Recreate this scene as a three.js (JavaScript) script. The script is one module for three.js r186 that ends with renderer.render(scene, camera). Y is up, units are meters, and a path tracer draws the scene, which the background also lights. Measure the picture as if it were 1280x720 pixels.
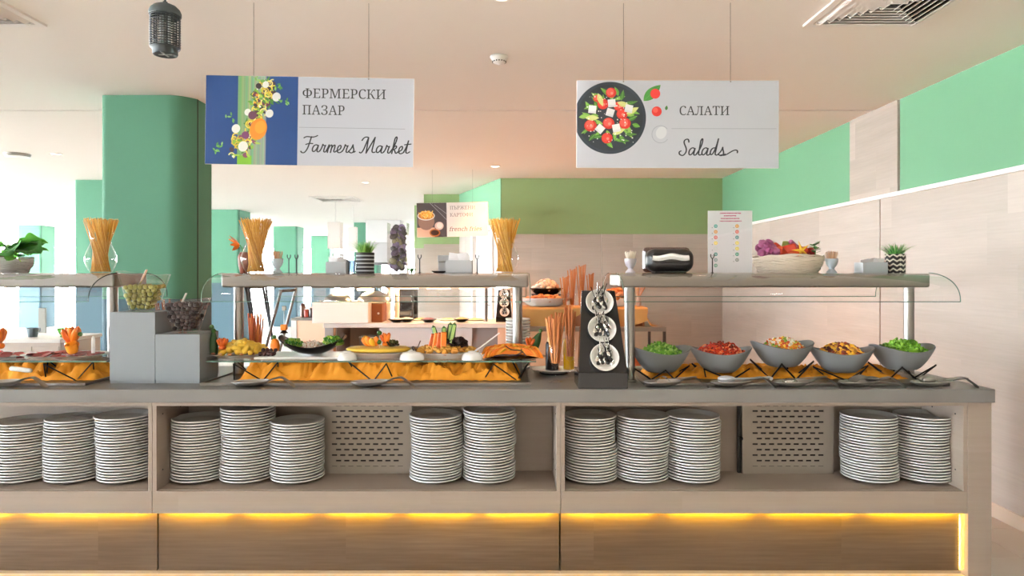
import * as THREE from 'three';
import { RoundedBoxGeometry } from 'three/addons/geometries/RoundedBoxGeometry.js';
import { mergeGeometries } from 'three/addons/utils/BufferGeometryUtils.js';
import { RectAreaLightUniformsLib } from 'three/addons/lights/RectAreaLightUniformsLib.js';
import { ImprovedNoise } from 'three/addons/math/ImprovedNoise.js';

// ---------------------------------------------------------------- camera, sky, exposure
const scene = new THREE.Scene();
const F = 853, CZ = 3.25, CY = 1.45;                       // focal length in pixels of a 1280 x 720 frame
const camera = new THREE.PerspectiveCamera(2 * Math.atan(360 / F) * 180 / Math.PI, 1280 / 720, 0.05, 80);
camera.position.set(0, CY, CZ);
camera.lookAt(0, CY, -10);
camera.setViewOffset(1280, 720, 5, 18, 1280, 720);         // shift lens: level camera, horizon above the middle
camera.updateProjectionMatrix();
const renderer = new THREE.WebGLRenderer({ antialias: true });
renderer.toneMapping = THREE.LinearToneMapping;
renderer.toneMappingExposure = 1.6;
renderer.shadowMap.enabled = true;
RectAreaLightUniformsLib.init();
scene.background = new THREE.Color(0.84, 0.93, 1.0);       // bright overcast daylight outside the windows
scene.backgroundIntensity = 42.0;
const SPOT = { hall: 12, near: 2, warm: 11, heat: 2.2 };  // candela of the ceiling lamps
const LED = 330;

// ---------------------------------------------------------------- helpers
let seed = 7;
const rnd = () => { seed = (seed + 0x6d2b79f5) | 0; let t = Math.imul(seed ^ (seed >>> 15), 1 | seed); t = (t + Math.imul(t ^ (t >>> 7), 61 | t)) ^ t; return ((t ^ (t >>> 14)) >>> 0) / 4294967296; };
const rr = (a, b) => a + (b - a) * rnd();
const perlin = new ImprovedNoise();
const noise = (x, y, z = 0) => perlin.noise(x, y, z);
const PI = Math.PI;
const Xp = (px, z) => (px - 635) * (CZ - z) / F;           // where a photograph column meets the plane z (used when laying the room out)
const Yp = (py, z) => CY - (py - 342) * (CZ - z) / F;
const used = {};
function numbered(n) { const k = used[n] = (used[n] ?? -1) + 1; return k ? n + '_' + String(k).padStart(3, '0') : n; }
function thing(name, label, category, [x, y, z] = [0, 0, 0], turn = 0, group) {
  const o = new THREE.Group(); o.name = numbered(name); scene.add(o);
  o.position.set(x, y, z); o.rotation.y = turn; o.userData = { label, category };
  if (group) o.userData.group = group;
  return o;
}
function tag(o, label, category, group, kind) { o.userData.label = label; if (category) o.userData.category = category; if (group) o.userData.group = group; if (kind) o.userData.kind = kind; return o; }
function merge(list) {
  list = [].concat(list).map((g) => { g = g.index ? g.toNonIndexed() : g; const h = new THREE.BufferGeometry(); const n = g.attributes.position.count;
    h.setAttribute('position', g.attributes.position); h.setAttribute('normal', g.attributes.normal);
    h.setAttribute('uv', g.attributes.uv ?? new THREE.BufferAttribute(new Float32Array(n * 2), 2)); if (g.attributes.color) h.setAttribute('color', g.attributes.color); return h; });
  if (list.length === 1) return list[0];
  if (list.some((g) => g.attributes.color)) for (const g of list) if (!g.attributes.color) g.setAttribute('color', new THREE.BufferAttribute(new Float32Array(g.attributes.position.count * 3).fill(1), 3));
  return mergeGeometries(list);
}
function obj(name, geos, mat, parent = scene) {
  const m = new THREE.Mesh(merge(geos), mat); m.castShadow = m.receiveShadow = true;
  m.name = parent === scene ? numbered(name) : name; parent.add(m); return m;
}
function struct(name, geos, mat, parent = scene) { const m = obj(name, geos, mat, parent); m.name = name; if (parent === scene) m.userData.kind = 'structure'; return m; }
function structGroup(name) { const g = new THREE.Group(); g.name = name; g.userData.kind = 'structure'; scene.add(g); return g; }
function dup(root, [x, y, z], turn = 0, label, group) {
  const r = root.clone(); r.name = numbered(root.name.replace(/_\d+$/, '')); scene.add(r); r.position.set(x, y, z); r.rotation.y = turn; r.userData = { ...root.userData };
  if (label) r.userData.label = label; if (group) r.userData.group = group; return r;
}
// planar uv in metres by the way each face looks
function planar(g) {
  g = g.index ? g.toNonIndexed() : g; const p = g.attributes.position, n = g.attributes.normal, uv = new Float32Array(p.count * 2);
  for (let i = 0; i < p.count; i++) { const ax = Math.abs(n.getX(i)), ay = Math.abs(n.getY(i)), az = Math.abs(n.getZ(i));
    const [u, v] = ay > ax && ay > az ? [p.getX(i), p.getZ(i)] : ax > az ? [p.getZ(i), p.getY(i)] : [p.getX(i), p.getY(i)]; uv[i * 2] = u; uv[i * 2 + 1] = v; }
  g.setAttribute('uv', new THREE.BufferAttribute(uv, 2)); return g;
}
function bb(x0, x1, y0, y1, z0, z1, r = 0) {
  const w = x1 - x0, h = y1 - y0, d = z1 - z0; r = Math.min(r, w / 2.01, h / 2.01, d / 2.01);
  const g = r > 0 ? new RoundedBoxGeometry(w, h, d, 2, r) : new THREE.BoxGeometry(w, h, d);
  return planar(g.translate((x0 + x1) / 2, (y0 + y1) / 2, (z0 + z1) / 2));
}
const V = (x, y, z) => new THREE.Vector3(x, y, z);
function rod(a, b, r1, r2 = r1, seg = 8) {
  a = V(...a); b = V(...b); const d = b.clone().sub(a), g = new THREE.CylinderGeometry(r2, r1, d.length(), seg);
  g.applyQuaternion(new THREE.Quaternion().setFromUnitVectors(V(0, 1, 0), d.normalize())); return g.translate((a.x + b.x) / 2, (a.y + b.y) / 2, (a.z + b.z) / 2);
}
const tube = (pts, r, n = 24, rad = 6, closed = false) => new THREE.TubeGeometry(new THREE.CatmullRomCurve3(pts.map((p) => V(...p)), closed, 'centripetal'), n, r, rad, closed);
const lathe = (prof, seg = 24) => new THREE.LatheGeometry(prof.map(([r, y]) => new THREE.Vector2(Math.max(r, 0.0001), y)), seg);
const ball = (r, x = 0, y = 0, z = 0, a = 12, b = 8) => new THREE.SphereGeometry(r, a, b).translate(x, y, z);
// a bent sheet from a function of u, v in 0..1
function sheet(f, nu, nv) {
  const g = new THREE.PlaneGeometry(1, 1, nu, nv), p = g.attributes.position, uv = g.attributes.uv;
  for (let i = 0; i < p.count; i++) { const q = f(uv.getX(i), uv.getY(i)); p.setXYZ(i, q[0], q[1], q[2]); }
  g.computeVertexNormals(); return g;
}
function bump(g, amp, freq, s = 0) { const p = g.attributes.position; for (let i = 0; i < p.count; i++) { const x = p.getX(i), y = p.getY(i), z = p.getZ(i), k = noise(x * freq + s, y * freq, z * freq) * amp, l = Math.hypot(x, y, z) || 1; p.setXYZ(i, x + x / l * k, y + y / l * k, z + z / l * k); } g.computeVertexNormals(); return g; }
function tint(g, c) { const k = new THREE.Color(c), n = g.attributes.position.count, a = new Float32Array(n * 3); for (let i = 0; i < n; i++) { a[i * 3] = k.r; a[i * 3 + 1] = k.g; a[i * 3 + 2] = k.b; } g.setAttribute('color', new THREE.BufferAttribute(a, 3)); return g; }
const pick = (a) => a[Math.floor(rnd() * a.length)];
const spin = (g) => g.rotateX(rr(0, 6.28)).rotateY(rr(0, 6.28)).rotateZ(rr(0, 6.28));

// ---------------------------------------------------------------- materials
const std = (color, roughness = 0.6, metalness = 0, more = {}) => new THREE.MeshStandardMaterial({ color, roughness, metalness, ...more });
const phys = (o) => new THREE.MeshPhysicalMaterial(o);
function dataTex(w, h, f, srgb = true) {
  const d = new Uint8Array(w * h * 4);
  for (let y = 0; y < h; y++) for (let x = 0; x < w; x++) { const c = f(x / w, y / h, x, y), i = (y * w + x) * 4; for (let k = 0; k < 3; k++) d[i + k] = Math.max(0, Math.min(255, c[k])); d[i + 3] = 255; }
  const t = new THREE.DataTexture(d, w, h); t.wrapS = t.wrapT = THREE.RepeatWrapping; t.magFilter = THREE.LinearFilter; t.minFilter = THREE.LinearMipmapLinearFilter; t.generateMipmaps = true;
  if (srgb) t.colorSpace = THREE.SRGBColorSpace; t.needsUpdate = true; return t;
}
// wood-print laminate: rows of planks with their own tone and a streaky grain; the size is in metres
function woodTex(base, { w = 2.4, h = 2.4, row = 0.2, tone = 7, grain = 6, knots = 0, s = 0 } = {}) {
  const rows = Math.round(h / row), off = [], tn = [];
  for (let r = 0; r < rows; r++) { off.push(rr(0, w)); tn.push([rr(-tone, tone), rr(-tone, tone)]); }
  const t = dataTex(1024, 1024, (u, v) => {
    const r = Math.floor(v * rows) % rows, x = (u * w + off[r]) % w, k = x < w / 2 ? 0 : 1;
    const per = (a, fx, fy, z) => { const A = noise(u * fx, v * fy, z), B = noise((u - 1) * fx, v * fy, z); return A * (1 - u) + B * u; };
    const g = per(0, 8, 160, s + r * 3 + k * 7) * 0.7 + per(0, 20, 420, s + 40 + r * 5) * 0.4 + per(0, 3, 24, s + 80 + k * 9 + r) * 1.1;
    const n = tn[r][k] + g * grain;
    return [base[0] + n, base[1] + n * 1.02, base[2] + n * 1.08];
  });
  t.repeat.set(1 / w, 1 / h); return t;
}
function canvasTex(w, h, draw) {
  const c = document.createElement('canvas'); c.width = w; c.height = h; draw(c.getContext('2d'), w, h);
  const t = new THREE.CanvasTexture(c); t.colorSpace = THREE.SRGBColorSpace; t.anisotropy = 8; return t;
}
const M = {
  ceiling: std('#f4f0eb', 0.9), joint: std('#2a2622', 0.9),
  green: std('#6a9c79', 0.75), shadedGreen: std('#54896f', 0.75), lampTintedGreen: std('#8aa36f', 0.75), blue: std('#48626d', 0.75), white: std('#f1efec', 0.7), plaster: std('#e9e6e2', 0.85),  // back wall green has warm lamplight mixed in, column green is darkened for shade
  wallWood: std('#ffffff', 0.55, 0, { map: woodTex([180, 169, 158], { row: 0.3, tone: 6, grain: 7 }) }),
  cabinet: std('#ffffff', 0.55, 0, { map: woodTex([154, 140, 128], { row: 0.6, tone: 2, grain: 4, s: 11 }) }),
  kick: std('#ffffff', 0.5, 0, { map: woodTex([92, 76, 60], { row: 0.3, tone: 8, grain: 16, s: 23 }) }),
  reveal: std('#7a5233', 0.8), tile: std('#d9d0c7', 0.45), tile2: std('#d5cbc1', 0.5), grout: std('#8e7a68', 0.9),
  top: std('#7a7876', 0.34, 0.15), steel: std('#95928e', 0.36, 1), steelDull: std('#8d8a85', 0.42, 1), chrome: std('#d6d4d0', 0.12, 1),
  grille: std('#968d83', 0.5, 0.35), black: std('#121213', 0.45), blackGloss: std('#141416', 0.16), wire: std('#0c0c0d', 0.5, 0.3), dark: std('#2a2a2c', 0.6),
  porcelain: std('#e9e9e6', 0.18), plate: std('#e0e3e4', 0.2), greyBox: std('#8f969b', 0.55), bowl: std('#75777a', 0.5), whitePlastic: std('#eeeeec', 0.4),
  glass: phys({ color: '#ffffff', roughness: 0, transmission: 1, thickness: 0, ior: 1.5, side: THREE.DoubleSide }),
  glassEdge: phys({ color: '#7fa79a', roughness: 0.1, transmission: 0.5, thickness: 0 }), darkEdge: std('#39443f', 0.2),
  cloth: std('#dd921c', 0.8, 0, { side: THREE.DoubleSide }), clothGold: std('#a8824a', 0.85, 0, { side: THREE.DoubleSide }),
  carrot: std('#f0821b', 0.45), carrotDeep: std('#d8631a', 0.45), cucumber: std('#3d6a2b', 0.4), cucumberDark: std('#27491f', 0.35), cucumberPale: std('#a9c774', 0.4),
  cheese: std('#f2c84b', 0.5), yellow: std('#f2b832', 0.5), salami: std('#8e2a22', 0.45), red: std('#c3301f', 0.4), vertex: std('#ffffff', 0.5, 0, { vertexColors: true }),
  leaf: phys({ color: '#5aa33a', roughness: 0.8, transmission: 0.35, thickness: 0, side: THREE.DoubleSide }), leafDeep: phys({ color: '#3d8a34', roughness: 0.8, transmission: 0.35, thickness: 0, side: THREE.DoubleSide }), leafPale: phys({ color: '#aad052', roughness: 0.9, transmission: 0.35, thickness: 0, side: THREE.DoubleSide }),
  grape: std('#3a1d22', 0.3), pasta: std('#ffffff', 0.5, 0, { vertexColors: true }), bread: std('#b8763f', 0.7), breadPale: std('#d0a06c', 0.75), stick: std('#b46a33', 0.7), wicker: std('#ddd0bf', 0.8), wickerGrey: std('#dcdce2', 0.8),
  toothpick: std('#f3ead8', 0.7), toothBrown: std('#c79b78', 0.7), ceramicBlue: std('#b4c1c9', 0.3), ceramicLilac: std('#c6c3cc', 0.3), brownPot: std('#7d4734', 0.5), orangePetal: std('#e0741c', 0.5, 0, { side: THREE.DoubleSide }),
  olive: std('#9c9a4e', 0.3), oliveDark: std('#30252a', 0.3), purple: std('#4a3158', 0.5), purpleLight: std('#a45a82', 0.5), crate: std('#8a4f2b', 0.6), peach: std('#e6bfa3', 0.6), greyBlue: std('#b7bcc2', 0.5),
  lamp: std('#ffffff', 0.4, 0, { emissive: '#fff0dc', emissiveIntensity: 6 }), heat: std('#ffffff', 0.4, 0, { emissive: '#ffd9a8', emissiveIntensity: 8 }), led: std('#ffffff', 0.5, 0, { emissive: '#ffc41e', emissiveIntensity: 4 }),
};
// ---------------------------------------------------------------- the setting
const CEIL = 2.74, WR = 2.9, WB = -5.98;
{
  // floor: slab with a sunken strip by the right wall in which the tiles lie one by one
  const tx0 = 2.224, tz0 = -4.235, tz1 = 0.565;
  const floor = struct('floor', [bb(-16, tx0, -0.12, 0, -24, 8), bb(tx0, WR, -0.12, 0, -24, tz0), bb(tx0, WR, -0.12, 0, tz1, 8), bb(tx0, WR, -0.12, -0.006, tz0, tz1)], [M.tile][0]);
  struct('grout_bed', bb(tx0, WR, -0.006, -0.003, tz0, tz1), M.grout, floor);
  const xs = [tx0, 2.624, WR], tg = xs.slice(1).map((x, i) => bb(xs[i] + 0.0015, x - 0.0015, -0.003, 0.0005, -0.1985, 0.1985, 0.001));
  for (let z = tz0, k = 0; z < tz1 - 0.1; z += 0.4) for (let i = 0; i < 2; i++) { const t = struct('floor_tile', tg[i], (k++ * 7) % 3 ? M.tile : M.tile2, floor); t.position.z = z + 0.2; }
  const c = struct('ceiling', [bb(-16, WR, CEIL, CEIL + 0.12, -24, -2.165), bb(-16, WR, CEIL, CEIL + 0.12, -2.13, 8)], M.ceiling);
  struct('shadow_gap', bb(-16, WR, CEIL + 0.05, CEIL + 0.12, -2.165, -2.13), M.joint, c);
  // right wall: wood laminate below, white rail, green and wood panels above
  const w = struct('wall_right', bb(WR + 0.012, WR + 0.2, 0, CEIL + 0.12, -6.2, 8), M.plaster);
  const side = (name, y0, y1, z0, z1, m, out = 0) => struct(name, bb(WR - out, WR + 0.012, y0, y1, z0, z1, 0.002), m, w);
  side('lower_panel', 0.02, 2.03, WB, -2.078, M.wallWood); side('lower_panel', 0.02, 2.03, -2.064, 1.6, M.wallWood); side('lower_panel', 0.02, 2.03, 1.612, 8, M.wallWood);
  struct('reveal', bb(WR + 0.006, WR + 0.012, 0.02, 2.03, -2.078, -2.064), M.reveal, w);
  side('upper_panel', 2.062, CEIL, WB, -2.525, M.green); side('wood_panel', 2.062, CEIL, -2.52, -1.812, M.wallWood, 0.012); side('upper_panel', 2.062, CEIL, -1.8, 8, M.green);
  struct('trim_1', bb(WR - 0.014, WR + 0.012, 2.03, 2.062, WB, 8, 0.004), M.white);
  struct('baseboard_right', bb(WR - 0.012, WR + 0.012, 0, 0.082, WB, 8, 0.002), std('#d3bfaa', 0.5));
  // back wall of the buffet corner
  const b = struct('wall_back', bb(-0.09, WR + 0.2, 0, CEIL + 0.12, WB - 0.16, WB - 0.012), M.plaster);
  for (const [x0, x1] of [[-0.09, 1.262], [1.268, WR]]) struct('lower_panel', bb(x0, x1, 0.02, 1.985, WB - 0.012, WB, 0.002), M.wallWood, b);
  struct('upper_panel', bb(-0.09, WR, 1.985, CEIL, WB - 0.012, WB), M.lampTintedGreen, b);
  // slanted wall with a door, then the stepped walls behind it
  const dl = Math.hypot(0.69, 1.87), s = structGroup('wall_slanted'); s.position.set(-0.09, 0, WB); s.rotation.y = Math.atan2(1.87, -0.69) - 0;
  // local x runs from the corner to the far end
  struct('wall_body', [bb(0, 0.35, 0, CEIL, 0, 0.1), bb(1.25, dl, 0, CEIL, 0, 0.1), bb(0.35, 1.25, 2.1, CEIL, 0, 0.1)], M.plaster, s);
  struct('upper_panel', bb(0, dl, 2.12, CEIL, -0.012, 0), M.green, s);
  struct('lower_panel', [bb(1.32, dl, 0, 2.12, -0.012, 0)], M.wallWood, s);
  const d = structGroup('door_1'); d.position.copy(s.position); d.rotation.y = s.rotation.y;
  struct('door_frame', [bb(0.3, 0.37, 0, 2.1, -0.03, 0.12, 0.004), bb(1.23, 1.3, 0, 2.1, -0.03, 0.12, 0.004), bb(0.3, 1.3, 2.06, 2.13, -0.03, 0.12, 0.004)], M.white, d);
  struct('door_leaf', bb(0.37, 1.23, 0.005, 2.06, 0.03, 0.07, 0.003), M.white, d);
  struct('door_handle', rod([0.45, 1.0, 0.0], [0.57, 1.0, 0.0], 0.01), M.steel, d);
  const st = struct('wall_far', [bb(-1.37, 0.3, 0, CEIL, -24, -7.85 - 0.012), bb(-1.77, -1.37, 0, CEIL, -24, -9.65 - 0.012), bb(0.3, WR, 0, CEIL, -24, -8.2)], M.plaster);
  struct('upper_panel', [bb(-1.37, -0.7, 1.93, CEIL, -7.862, -7.85), bb(-1.77, -1.37, 1.93, CEIL, -9.662, -9.65)], M.lampTintedGreen, st);
  struct('lower_panel', [bb(-1.37, -0.7, 0, 1.93, -7.862, -7.85), bb(-1.77, -1.37, 0, 1.93, -9.662, -9.65)], M.wallWood, st);
  // window walls: piers, sills and heads, one window in each bay
  const sill = 0.25, head = 2.5;
  let wn = 0;
  function windowWall(name, length, at, turn, bay, count = 99) {
    const g = structGroup(name); g.position.set(...at); g.rotation.y = turn; const n = Math.round(length / bay), L = length / n, body = [bb(0, length, 0, sill, -0.1, 0.1), bb(0, length, head, CEIL + 0.1, -0.1, 0.1)];
    for (let i = 0; i <= n; i++) body.push(bb(Math.max(0, i * L - 0.14), Math.min(length, i * L + 0.14), sill, head, -0.1, 0.1));
    if (count < n) body.push(bb(count * L, length, sill, head, -0.1, 0.1));
    struct('wall_body', body, M.plaster, g);
    for (let i = 0; i < Math.min(n, count); i++) {
      const w = structGroup('window_' + ++wn); const c = new THREE.Vector3(i * L + L / 2, 0, 0).applyAxisAngle(V(0, 1, 0), turn).add(g.position); w.position.copy(c); w.rotation.y = turn;
      const x = L / 2 - 0.14, f = 0.05;
      struct('window_frame', [bb(-x, x, sill, sill + f, -0.03, 0.03), bb(-x, x, head - f, head, -0.03, 0.03), bb(-x, -x + f, sill + f, head - f, -0.03, 0.03), bb(x - f, x, sill + f, head - f, -0.03, 0.03), bb(-f / 2, f / 2, sill + f, head - f, -0.03, 0.03)], M.white, w);
      for (const k of [-1, 1]) struct('window_pane', bb(k < 0 ? -x + f : f / 2, k < 0 ? -f / 2 : x - f, sill + f, head - f, -0.004, 0.004), M.glass, w);
    }
  }
  windowWall('wall_left', 32, [-16, 0, 8], PI / 2, 2.67);
  windowWall('wall_north', 14.23, [-16, 0, -24], 0, 2.37);
  windowWall('wall_front', 18.9, [-16, 0, 8], 0, 2.7, 1);
  struct('outside_ground', bb(-60, 60, -0.6, -0.3, -70, 50), std('#c9c7c0', 0.9));

  // columns: green paint above, grey blue below, chamfered corners
  function column(name, x0, x1, z1, depth, ch, split = 1.265) {
    const z0 = z1 - depth, pr = (y0, y1) => { const sh = new THREE.Shape(), a = Math.min(ch, 0.05), b = ch; sh.moveTo(x0 + a, -z1); sh.lineTo(x1 - b * 1.3, -z1); sh.quadraticCurveTo(x1 - b * 0.55, -z1, x1, -z1 + b); sh.lineTo(x1, -z0 - a); sh.quadraticCurveTo(x1, -z0, x1 - a, -z0); sh.lineTo(x0 + a, -z0); sh.quadraticCurveTo(x0, -z0, x0, -z0 - a); sh.lineTo(x0, -z1 + a); sh.quadraticCurveTo(x0, -z1, x0 + a, -z1);
      return new THREE.ExtrudeGeometry(sh, { depth: y1 - y0, bevelEnabled: false }).rotateX(-PI / 2).scale(1, 1, 1).translate(0, y0, 0); };
    const g = structGroup(name); struct('upper_paint', pr(split, CEIL), M.shadedGreen, g); struct('lower_paint', pr(0, split), M.blue, g);
    struct('corner_groove', bb(x1 - ch * 0.02, x1 + 0.002, 0, CEIL, z1 - ch - 0.012, z1 - ch), M.joint, g); return g;
  }
  column('column_1', -2.95, -2.3, -1.68, 0.4, 0.12);
  column('column_2', -5.97, -5.3, -6.15, 0.65, 0.03); column('column_3', -13.1, -12.5, -15, 0.6, 0.03); column('column_4', -6.08, -5.43, -10.5, 0.65, 0.03); column('column_5', -6.42, -5.77, -15.4, 0.65, 0.03); column('column_6', -6.75, -6.1, -20.1, 0.65, 0.03);
  column('column_7', -3.9, -3.3, -14.0, 0.6, 0.03);
}
// ---------------------------------------------------------------- ceiling fittings
function spot(color, power, at, target, angle, radius = 2, pen = 0.7) {
  const l = new THREE.SpotLight(color, power, 0, angle, pen, 2); l.position.set(...at); l.target.position.set(...target); l.castShadow = true; l.shadow.radius = radius; l.shadow.bias = -0.0005; l.name = 'downlight_beam'; scene.add(l, l.target); return l;
}
let lampProto;
function downlight(x, z, label, power, color = '#fff6ec', angle = 1.1) {
  if (!lampProto) {
    lampProto = thing('downlight', label, 'ceiling lamp', [x, CEIL, z]);
    obj('ring', lathe([[0.045, -0.004], [0.05, -0.008], [0.062, -0.006], [0.064, 0], [0.05, 0.002]], 28), M.white, lampProto); obj('lamp_lens', lathe([[0, -0.003], [0.046, -0.003], [0.046, 0.001]], 24), M.lamp, lampProto);
  } else dup(lampProto, [x, CEIL, z], 0, label);
  spot(color, power, [x, CEIL - 0.02, z], [x, 0, z], angle, 2.5);
}
downlight(-0.03, 0.08, 'small recessed ceiling lamp at the top edge, between the two hanging signs', SPOT.near);
downlight(Xp(457, -6.4), -6.4, 'small recessed ceiling lamp below the right half of the blue picture sign', SPOT.hall);
downlight(Xp(619, -4.95), -4.95, 'small recessed ceiling lamp in front of the olive green back wall', SPOT.warm, '#ff9f58', 0.85);
downlight(Xp(70, -4.1), -4.1, 'small recessed ceiling lamp to the left of the big green column', SPOT.hall);
for (const [x, z, l] of [[1.75, -2.6, 'right'], [0.9, -4.2, 'middle']]) downlight(x, z, 'recessed ceiling lamp hidden behind the salad sign, ' + l + ' one', SPOT.warm, '#ff9f58', 0.85);
downlight(-1.2, -3.2, 'added warm ceiling lamp hidden behind the farmers market sign', SPOT.warm * 0.7, '#ff9f58', 0.95);  // lamp added to warm the column side and the hot buffet
for (const [x, l] of [[-3.2, 'left'], [-0.6, 'middle'], [1.8, 'right']]) downlight(x, 4.7, 'added unseen ceiling lamp in the aisle far in front of the buffet, ' + l + ' one', 45, '#fff6ec', 0.75);  // unseen lamps added so that light off the floor brightens the ceiling
for (const [x, z, l] of [[-2.2, 1.7, 'left'], [0, 1.7, 'middle'], [2.1, 1.7, 'right']]) downlight(x, z, 'added unseen ceiling lamp in front of the buffet, ' + l + ' one of a row', SPOT.near);  // lamps added out of view to light the counter front
{
  const t = thing('flush_ceiling_lamp', 'round flush ceiling lamp at far left, before the windows', 'ceiling lamp', [Xp(22, -4.1), CEIL, -4.1]);
  obj('rim', lathe([[0.1, -0.03], [0.115, -0.028], [0.125, 0]], 28), M.steelDull, t); obj('diffuser', lathe([[0, -0.034], [0.06, -0.033], [0.1, -0.03]], 28), std('#b9b0a8', 0.4), t);
  const s = thing('smoke_detector', 'white smoke detector on the ceiling between the two hanging signs', 'smoke detector', [Xp(624, -0.8), CEIL, -0.8]);
  obj('base', lathe([[0, 0], [0.052, 0], [0.054, -0.006], [0.052, -0.012], [0.047, -0.016]], 28), M.white, s);
  obj('housing', lathe([[0.047, -0.016], [0.04, -0.034], [0.032, -0.042], [0.012, -0.044], [0.011, -0.05], [0, -0.05]], 28), M.white, s);
  const sl = []; for (let i = 0; i < 16; i++) { const a = i / 16 * 2 * PI; sl.push(new THREE.BoxGeometry(0.007, 0.006, 0.004).translate(0, -0.034, 0.0405).rotateY(a)); } obj('slot', sl, M.black, s);
}
function vent(x, z, w, label) {
  const t = thing('ceiling_vent', label, 'air vent', [x, CEIL, z]); const h = w / 2;
  const ring = (o, i, y0, y1) => { const s = new THREE.Shape([[-o, -o], [o, -o], [o, o], [-o, o]].map((p) => new THREE.Vector2(...p))); s.holes.push(new THREE.Path([[-i, -i], [-i, i], [i, i], [i, -i]].map((p) => new THREE.Vector2(...p)))); return new THREE.ExtrudeGeometry(s, { depth: y1 - y0, bevelEnabled: false }).rotateX(PI / 2).translate(0, y1, 0); };
  obj('frame', ring(h, h - 0.035, -0.012, 0.0), M.white, t); obj('cavity', bb(-h + 0.035, h - 0.035, -0.001, 0.002, -h + 0.035, h - 0.035), std('#2b2721', 0.9), t);
  for (let k = 0; k < 7; k++) { const o = h - 0.045 - k * 0.034, g = []; for (let s = 0; s < 4; s++) g.push(new THREE.BoxGeometry(2 * o, 0.003, 0.03).rotateX(-0.75).translate(0, -0.011, o - 0.012).rotateY(s * PI / 2)); if (o > 0.03) obj('louvre', g, M.white, t); }
}
vent(1.83, -0.02 + 0.03, 0.6, 'square four-way air vent in the ceiling at upper right'); vent(-2.69, 0.01, 0.6, 'square four-way air vent in the ceiling at upper left corner'); vent(Xp(421, -8.5), -8.5, 0.75, 'distant air vent in the ceiling under the farmers market sign');
// ---------------------------------------------------------------- buffet counter
const TOP = 0.902, SHELF = 0.415, SEAM = [-4.4, -1.695, 0.2515, 2.19];
const LEDS = [];
['left cut off by the picture edge', 'middle below the cheese and fruit platters', 'right below the salad bowls'].forEach((where, k) => {
  const x0 = SEAM[k], x1 = SEAM[k + 1], e = 0.0008;
  const t = thing('buffet_cabinet', 'pale wood buffet cabinet with an open plate bay, ' + where, 'cabinet', [0, 0, 0]);
  obj('side_panel', bb(x0 + e, x0 + 0.02, 0.307, 0.838, -0.75, -0.002, 0.001), M.cabinet, t);
  obj('side_panel', bb(x1 - 0.02, x1 - e, 0.307, 0.838, -0.75, -0.002, 0.001), M.cabinet, t);
  obj('shelf', bb(x0 + 0.02, x1 - 0.02, 0.395, SHELF, -0.33, -0.02), M.cabinet, t);
  obj('back_panel', bb(x0 + 0.02, x1 - 0.02, SHELF, 0.82, -0.345, -0.33), M.cabinet, t);
  obj('top_rail', bb(x0 + e, x1 - e, 0.82, 0.838, -0.75, 0.002, 0.001), M.cabinet, t);
  obj('fascia', bb(x0 + 0.002, x1 - 0.002, 0.307, 0.413, -0.02, 0.0, 0.0015), M.cabinet, t);
  obj('soffit', bb(x0 + e, x1 - e, 0.336, 0.348, -0.74, -0.02), M.cabinet, t);
  obj('rear_panel', bb(x0 + e, x1 - e, 0, 0.336, -0.75, -0.735), M.cabinet, t);
  obj('kick_panel', bb(x0 + (k ? 0.004 : 0), x1 - 0.004, 0.012, 0.336, -0.075, -0.055, 0.001), M.kick, t);
  obj('kick_rail', bb(x0 + e, x1 - e, 0, 0.012, -0.08, -0.05), M.cabinet, t);
  const n = [4, 5, 4][k], L = (x1 - x0) / n;
  for (let i = 0; i < n; i++) {                              // strips with short gaps at the brackets
    const a = x0 + i * L + 0.035, b = x0 + (i + 1) * L - 0.035;
    obj('led_strip', bb(a, b, 0.309, 0.319, -0.025, -0.0205), M.led, t);
    const r = new THREE.RectAreaLight('#ffcc10', LED, b - a, 0.01); r.position.set((a + b) / 2, 0.314, -0.0265); r.lookAt((a + b) / 2, 0.314, -1); r.name = 'led_strip_glow'; scene.add(r);
    obj('led_bracket', bb(b + 0.022, b + 0.048, 0.309, 0.335, -0.054, -0.0205, 0.002), M.cabinet, t);
  }
  if (k === 2) {
    obj('end_leg', bb(2.19, 2.302, 0, 0.838, -0.75, 0.002, 0.0015), M.cabinet, t);
    obj('led_strip', bb(2.181, 2.188, 0.02, 0.285, -0.052, -0.044), M.led, t);
    const r = new THREE.RectAreaLight('#ffb000', LED * 0.035, 0.01, 0.26); r.position.set(2.1845, 0.152, -0.0425); r.lookAt(2.1845, 0.152, 3); r.name = 'led_strip_glow'; scene.add(r);
  }
  // shelf-pin holes in the sides
  const h = []; for (const s of [0, 1]) for (const y of [0.5, 0.77]) for (const z of [-0.06, -0.24]) h.push(new THREE.CylinderGeometry(0.004, 0.004, 0.002, 10).rotateZ(PI / 2).translate(s ? x1 - 0.0205 : x0 + 0.0205, y, z));
  obj('pin_hole', h, M.dark, t);
});
{
  const t = thing('countertop', 'continuous grey countertop running over the buffet cabinets', 'countertop', [0, 0, 0]);
  obj('slab', bb(-4.4, 2.308, 0.8385, TOP, -0.8, 0.02, 0.004), M.top, t);
}
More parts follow.
